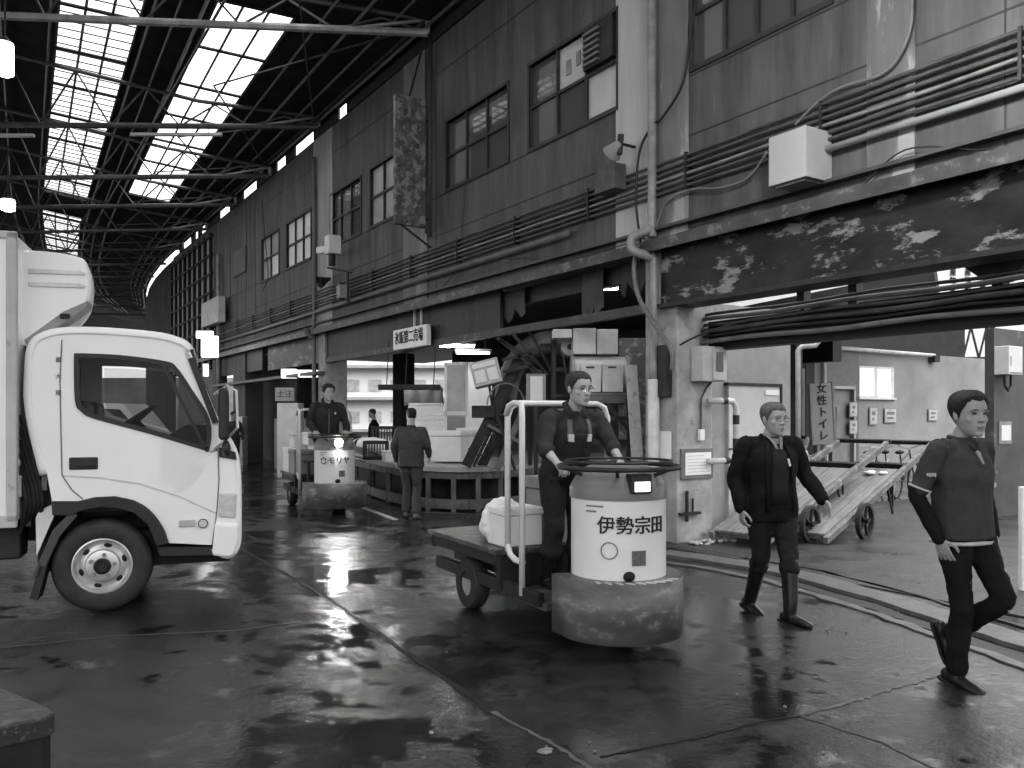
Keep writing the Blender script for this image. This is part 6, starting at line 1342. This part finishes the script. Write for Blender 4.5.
b = MB(); b.rings([[torso_pt(fr, t, x*w, .004+o_) for x, o_ in ((-1, 0), (-.5, .012), (0, .016), (.5, .012), (1, 0))]+[torso_pt(fr, t, x*w, -.03) for x in (1, 0, -1)] for t, w in ((.02, .085), (.2, .085), (.4, .085), (.6, .08), (.8, .075), (.97, .055))]); b.build('shirt', M_shirt, pz, smooth=True)
for sg in (-1, 1):
    b = MB(); b.rings([[torso_pt(fr, t, sg*x, o_), torso_pt(fr, t, sg*(x+w), o_+.0), torso_pt(fr, t, sg*(x+w), o_+.012), torso_pt(fr, t, sg*x, o_+.014)] for t, x, w, o_ in ((-.12, .095, .03, .004), (.2, .09, .03, .006), (.5, .088, .035, .008), (.75, .075, .05, .012), (.9, .06, .05, .012), (.99, .045, .03, .008))]); b.build('jacket_edge', M_coat, jk, smooth=True)
    b = MB(); b.rings([[neck+shd*sg*x0+f_sh*y0+up*z0 + q for q in (Vector((0,0,0)), shd*sg*.022, shd*sg*.022+f_sh*.012, f_sh*.012)] for x0, y0, z0 in ((.045, -.03, .07), (.05, .03, .06), (.035, .075, .03), (.018, .105, -.01), (.006, .125, -.055))]); b.build('collar', M_collar, jk, smooth=True)
    b = MB(); b.rings([[neck+shd*sg*x0+f_sh*y0+up*z0 + q for q in (Vector((0,0,0)), shd*sg*.03-up*.03, shd*sg*.03-up*.03+f_sh*.014, f_sh*.014+up*.01)] for x0, y0, z0 in ((.0, -.085, .06), (.06, -.06, .06), (.072, .0, .045), (.065, .06, .015), (.06, .10, -.03), (.065, .125, -.09))]); b.build('jacket_collar', M_coat, jk, smooth=True)
b = MB(); b.add([neck+shd*x0+f_sh*y0+up*z0 for x0, y0, z0 in ((-.035, .07, .03), (.035, .07, .03), (.0, .13, -.10), (0, .06, -.08))], [(0,1,2), (0,2,3), (1,3,2), (0,3,1)]); b.build('undershirt', mat('undershirt', .3, .8), jk)
b = MB(); q = torso_pt(fr, .68, -.06, .022); b.box(-.008, .008, -.004, .004, -.03, .03, Matrix.Translation(q) @ Matrix.Rotation(.3, 4, 'Y')); b.build('pocket_tag', M_paper, jk)
# --- 2: young man at the right edge
P2 = gr(962, 684); P2.z = 0
J = dict(hipR=(.09, 0, .93), hipL=(-.09, .0, .93), shR=(.205, .0, 1.42), shL=(-.205, -.01, 1.42), elR=(.285, -.08, 1.13), wrR=(.225, .02, .875), elL=(-.285, -.06, 1.13), wrL=(-.225, .04, .875),
    chin=(.0, .045, 1.475), look=(-.34, -.03, 0), knR=(.07, .05, .50), anR=(.05, .0, .095), toR=(.05, .16, .055), knL=(-.09, .20, .53), anL=(-.07, -.12, .27), toL=(-.07, -.06, .14),
    handR=((-.35, .12, -.9), (-.9, -.2, 0)), handL=((.35, .12, -.9), (.9, -.2, 0)), curlR=.2, curlL=.2, hs=1.15)
M_polo = cloth('grey_polo', .045, .8); M_blkc = cloth('black_cloth', .008, .8); M_hem = cloth('pale_hem', .4, .8, bump=.05)
st = dict(skin=.30, hair=.015, hairt=.02, trousers=M_blkc, jacket=M_polo, jname='polo_shirt', shoes=mat('black_shoe', .012, .35), leg_end=1.0, flare=.066, sleeve=-.12, hem=-.06, jw=1.07, line=.07, fold=.022, tw=.92)
pz, fr = person('young black-haired man in a grey short-sleeved top over long black sleeves', P2, yawto(.42, -.90), J, st)
H, V, up, shd, f_sh, hpd, f_hp, neck, hipc, jk, jl = fr
for S, sg in (('R', 1), ('L', -1)):
    b = MB(); sh, el, wr = V['sh'+S], V['el'+S], V['wr'+S]; limb(b, [sh.lerp(el, .3), sh.lerp(el, .7), el, el.lerp(wr, .5), wr], [.052, .053, .048, .046, .037]); finish(b, 'long_sleeve', M_blkc, pz, .009, 2, disp=.012, dscale=.06)
    b = MB(); d = (el-sh).normalized(); sd = d.cross(Vector((0,1,0))).normalized(); f2 = sd.cross(d); c = sh.lerp(el, .86); n = 18
    b.rings([ringseg(c+d*q, sd, f2, .0665, .0665, n) for q in (-.006, .006)]); b.build('sleeve_hem', M_hem, jk, smooth=True)
    b = MB(); c = sh.lerp(el, .58)
    for i in range(4): p = c+Vector((sg*.02, .062, .012*i*0)); b.box(-.028+i*.014, -.018+i*.014, -.003, .004, -.010+.004*(i % 2), .012, Matrix.Translation(c) @ Matrix.Rotation(-sg*.5, 4, 'Z') @ Matrix.Translation((0, .066, 0)))
    b.build('sleeve_print', M_hem, jk)
b = MB(); b.rings([ringseg(hipc+Vector((0,0,z)), hpd, f_hp, .198, .146, 28, .85) for z in (-.085, -.068)]); b.build('undershirt_hem', M_hem, jk, smooth=True)
b = MB(); b.tube([neck+shd*x0+f_sh*y0+up*z0 for x0, y0, z0 in ((-.0, -.075, .05), (.06, -.04, .05), (.062, .03, .035), (.03, .078, .005), (.01, .10, -.03))], .013, 8); b.tube([neck-shd*x0+f_sh*y0+up*z0 for x0, y0, z0 in ((-.0, -.075, .05), (.06, -.04, .05), (.062, .03, .035), (.03, .078, .005), (.01, .10, -.03))], .013, 8); b.build('collar', M_polo, jk, smooth=True)
b = MB(); b.add([torso_pt(fr, t, x, .006) for t, x in ((.96, -.02), (.96, .02), (.78, .008), (.78, -.008))], [(0,1,2,3)]); b.build('placket_shirt', mat('undershirt', .3, .8), jk, solid=.006)
# --- 3: driver of the near turret truck, standing on its step, hands on the ring
Hh = (.0)
J = dict(hipR=(.09, 0, .87), hipL=(-.09, .0, .87), shR=(.205, .14, 1.33), shL=(-.205, .14, 1.33), elR=(.30, .20, 1.09), wrR=(.27, .34, .985-.0), elL=(-.30, .22, 1.09), wrL=(-.24, .42, .985),
    chin=(0, .21, 1.40), look=(.02, -.08, 0), knR=(.11, .05, .47), anR=(.12, -.04, .09), toR=(.13, .10, .055), knL=(-.10, .06, .47), anL=(-.11, -.02, .09), toL=(-.12, .12, .055),
    handR=((-.1, .8, -.5), (-.2, -.45, -.9)), handL=((.1, .8, -.5), (.2, -.45, -.9)), curlR=.75, curlL=.75, hs=1.13)
M_dj = cloth('driver_shirt', .035, .8); M_ap = cloth('apron', .022, .75, bump=.2)
st = dict(skin=.36, hair=.03, hairt=.012, trousers=M_ap, jacket=M_dj, jname='work_shirt', shoes=M_boot, boot=.8, leg_end=.5, flare=.085, sleeve=.28, hem=-.04, jw=1.08, puff=1.12, glasses=True, line=.06, tw=1.1)
pz, fr = person('man with bare forearms and dark bib apron driving the near turret truck', M1 @ Vector((-.72, 0, .272)), TTA-PI/2, J, st)
H, V, up, shd, f_sh, hpd, f_hp, neck, hipc, jk, jl = fr
b = MB(); b.rings([[torso_pt(fr, t, x*w, .012) for x in (-1, -.5, 0, .5, 1)]+[torso_pt(fr, t, x*w, -.02) for x in (1, 0, -1)] for t, w in ((-.08, .165), (.25, .15), (.5, .135), (.72, .10), (.78, .095))]); b.build('apron_bib', M_ap, pz, smooth=True)
for sg in (-1, 1):
    strap(fr, [(.68, sg*.085), (.80, sg*.088), (.90, sg*.088), (.97, sg*.08)], .034, mat('strap', .12, .8), 'apron_strap', pz, .012)
    strap(fr, [(.66, sg*.082), (.70, sg*.083), (.77, sg*.085)], .04, mat('buckle', .5, .3), 'strap_buckle', pz, .02)
for S in 'RL':
    b = MB(); el, wr = V['el'+S], V['wr'+S]; c = el.lerp(wr, .27); d = (wr-el).normalized(); sd = d.cross(Vector((0,0,1))).normalized(); f2 = sd.cross(d)
    b.rings([ringseg(c+d*q, sd, f2, r_, r_, 16) for q, r_ in ((-.03, .060), (-.015, .066), (.01, .064), (.018, .055))]); b.build('rolled_cuff', M_dj, jk, smooth=True)
b = MB(); b.tube([neck+shd*x0+f_sh*y0+up*z0 for x0, y0, z0 in ((-.05, .07, .0), (-.065, .03, .04), (-.06, -.04, .07), (0, -.075, .075), (.06, -.04, .07), (.065, .03, .04), (.05, .07, .0))], .026, 8); b.build('collar', M_dj, jk, smooth=True)
# --- 4: driver of the oncoming turret truck
J = dict(hipR=(.09, 0, .87), hipL=(-.09, .0, .87), shR=(.20, .06, 1.37), shL=(-.20, .06, 1.37), elR=(.29, .08, 1.10), wrR=(.25, .30, .975), elL=(-.29, .08, 1.10), wrL=(-.25, .30, .975),
    chin=(0, .12, 1.45), look=(.12, -.12, 0), knR=(.11, .05, .47), anR=(.12, -.04, .09), toR=(.13, .10, .055), knL=(-.10, .06, .47), anL=(-.11, -.02, .09), toL=(-.12, .12, .055),
    handR=((-.1, .8, -.5), (-.2, -.45, -.9)), handL=((.1, .8, -.5), (.2, -.45, -.9)), curlR=.75, curlL=.75, hs=1.1)
M_hood = cloth('dark_hoodie', .03, .85)
st = dict(skin=.36, hair=.015, hairt=.022, trousers=M_trd, jacket=M_hood, shoes=M_boot, boot=.8, leg_end=.5, flare=.085, hem=-.06, jw=1.15, puff=1.15, line=.07)
pz, fr = person('dark-haired man in a dark zipped jacket driving the oncoming turret truck', M2 @ Vector((-.62, 0, .272)), T2A-PI/2, J, st, vox=.007)
pz.scale = (1.08, 1.08, 1.09)
H, V, up, shd, f_sh, hpd, f_hp, neck, hipc, jk, jl = fr
b = MB(); b.tube([neck+shd*x0+f_sh*y0+up*z0 for x0, y0, z0 in ((-.02, .10, -.05), (-.06, .07, .0), (-.075, .02, .05), (-.06, -.06, .08), (0, -.09, .085), (.06, -.06, .08), (.075, .02, .05), (.06, .07, .0), (.02, .10, -.05))], .034, 8); b.build('hood', M_hood, jk, smooth=True)
strap(fr, [(.1, 0), (.4, 0), (.7, 0), (.9, 0)], .012, mat('zip', .15, .4), 'zip', jk, .004)
b = MB(); b.ell(torso_pt(fr, .78, -.10, .01), .012, .006, .016); b.build('badge', M_paper, jk)
# --- 5: man seen from behind, walking to the platform
P5 = gr(411, 518); P5.z = 0
J = dict(hipR=(.09, 0, .90), hipL=(-.09, .0, .90), shR=(.185, .0, 1.38), shL=(-.185, .0, 1.38), elR=(.265, -.03, 1.13), wrR=(.26, .14, .96), elL=(-.27, -.02, 1.12), wrL=(-.25, .10, .88),
    chin=(0, .03, 1.48), look=(.35, -.15, 0), knR=(.09, .03, .48), anR=(.11, -.10, .09), toR=(.13, .04, .055), knL=(-.09, .10, .49), anL=(-.10, .12, .09), toL=(-.11, .27, .055),
    handR=((0, .5, -.8), (-.9, 0, 0)), handL=((0, .4, -.9), (.9, 0, 0)), curlR=.5, curlL=.5)
st = dict(skin=.34, hair=.015, trousers=cloth('grey_trousers', .06, .8), jacket=cloth('grey_work_jacket', .06, .85), shoes=mat('grey_boot', .12, .4), boot=.35, leg_end=.95, flare=.072, hem=-.10, jw=1.12, face=False, line=.07)
pz, fr = person('man in a grey work jacket seen from behind, walking towards the loading platform', P5, yawto(.10, 1), J, st, vox=.007)
H, V, up, shd, f_sh, hpd, f_hp, neck, hipc, jk, jl = fr
b = MB(); b.tube([neck+Vector((.055*math.cos(a), .055*math.sin(a)-.005, .045)) for a in [2*PI*k/16 for k in range(16)]], .02, 8, closed=True); b.build('collar', MATS['grey_work_jacket'], jk, smooth=True)
b = MB(); H, V, *_ = fr; hand_mesh(b, V['wrL'], Vector((0, .4, -.9)), Vector((.9, 0, 0)), -1, .5, 1.12); finish(b, 'glove', mat('glove', .45, .8), pz, .006, 1)
# --- 6, 7: distant figures
P6 = at(233, 0, 24); P6.z = 0
J6 = dict(J); st6 = dict(skin=.3, hair=.02, trousers=M_trd, jacket=cloth('jacket_far', .05, .8), shoes=M_boot, face=False, jw=1.1)
person('distant man in dark work clothes standing between the truck mirror and the foam boxes', P6, yawto(.6, -.8), J6, st6, vox=.012)
J7 = dict(J, knR=(.1, .42, .84), anR=(.1, .44, .45), toR=(.1, .56, .42), knL=(-.1, .42, .84), anL=(-.1, .44, .45), toL=(-.1, .56, .42))
person('distant seated figure silhouetted against the bright office block beyond the platform', Vector((at(374, 0, 21.5).x, 21.5, .05-.0)), yawto(-1, -.1), J7, dict(st6, jacket=M_coat), vox=.012)
q = at(374, 0, 21.5); tag(MB(Matrix.Translation((q.x, 21.5, 0))).box(-.3, .3, -.25, .25, 0, .86).build('crate_seat', M_crate, bevel=.01), 'dark crate that the distant silhouetted figure sits on', 'crate')
# ------------------------------------------------ small things
for (x0, x1, py, Y, lab) in ((-20, 34, 137, 20.3, 'unlit pale tube fixture at the left edge under the second truss'), (131, 222, 136, 20.3, 'unlit pale tube fixture hanging under the bright skylight strip')):
    a, c = at(x0, py, Y), at(x1, py, Y); r = thing('tube_fixture', (a+c)/2, 0, lab, 'tube fixture', 'unlit tube fixtures in the hall'); w = (c.x-a.x)/2
    b = MB(); b.box(-w, w, -.05, .05, 0, .07); b.build('housing', M_lgrey, r)
    for x in (-w*.7, w*.7): b = MB(); b.cyl((x, 0, .07), (x, 0, 8.75-a.z), .01, seg=5); b.build('hanger_rod', M_dark, r)
ribbon('trim_14', [(330, 497), (362, 507), (396, 520)], .10, mat('floor_line', .4, .4, .4, 6, spots=.6, sscale=6, spotv=.05), jit=.2, n=12)
ribbon('trim_15', [(425, 512), (500, 516), (520, 520)], .12, M_dry, jit=.3, n=14)
b = MB(); rr = random.Random(5)
spots_ = [gr(rr.uniform(430, 1000), rr.uniform(560, 760)) for _ in range(22)]+[gr(x+rr.uniform(-12, 12), y+rr.uniform(-5, 5)) for x, y in ((810, 622), (836, 628), (860, 604), (900, 615), (730, 552)) for _ in range(9)]+[gr(rr.uniform(360, 500), rr.uniform(512, 520)) for _ in range(20)]
for p in spots_:
    s = rr.uniform(.004, .014); a = rr.uniform(0, PI); h = rr.uniform(.003, .01); n = 5; pts = [(p.x+s*rr.uniform(.5, 1)*math.cos(a+2*PI*k/n), p.y+s*rr.uniform(.5, 1)*math.sin(a+2*PI*k/n)) for k in range(n)]
    b.rings([[Vector((x, y, .004)) for x, y in pts], [Vector((x, y, .004+h)) for x, y in pts]])
tag(b.build('litter', mat('litter', .2, .7, .4, 30)), 'scattered pale crumbs of foam and paper on the wet floor', 'litter', kind='stuff')
b = MB(); p = gr(545, 752); n = 9; pts = [(p.x+rr.uniform(.03, .05)*math.cos(2*PI*k/n), p.y+rr.uniform(.02, .04)*math.sin(2*PI*k/n)) for k in range(n)]; b.rings([[Vector((x, y, .003)) for x, y in pts], [Vector((x, y, .009)) for x, y in pts]]); tag(b.build('paper_scrap', mat('litter', .5)), 'flattened pale scrap on the floor at the bottom middle', 'scrap')
# white rags lying on the handcarts
for i, (al, off, lab) in enumerate(((2.2, .25, 'crumpled white rag on the upper end of the nearer handcart deck'), (2.35, .6, 'smaller white rag beside the crumpled one on the handcart deck'))):
    d = Vector((.717, .697, 0)); s = Vector((-.697, .717, 0)); q = Vector((3.83, 10.0, 0))+d*al*.957+s*off; q.z = .06+al*.285+.08
    b = MB(Matrix.Translation(q))
    for k in range(6): b.ell((rr.uniform(-.12, .12), rr.uniform(-.08, .08), rr.uniform(0, .03)), .07, .05, .025, seg=8, rg=6)
    o = b.build('white_rag', M_foam, smooth=True); tag(o, lab, 'rag')
# short black wires from wall to gutter and the thin line along the wall boards
wcable([(262, 200), (265, 240), (268, 275), (262, 292)], .012, M_cab, 'thin black cable hanging down between the first two windows')
wcable([(470, 130), (466, 180), (462, 240), (464, 292)], .006, M_cab, 'very thin wire running down the wall right of the speckled sign')
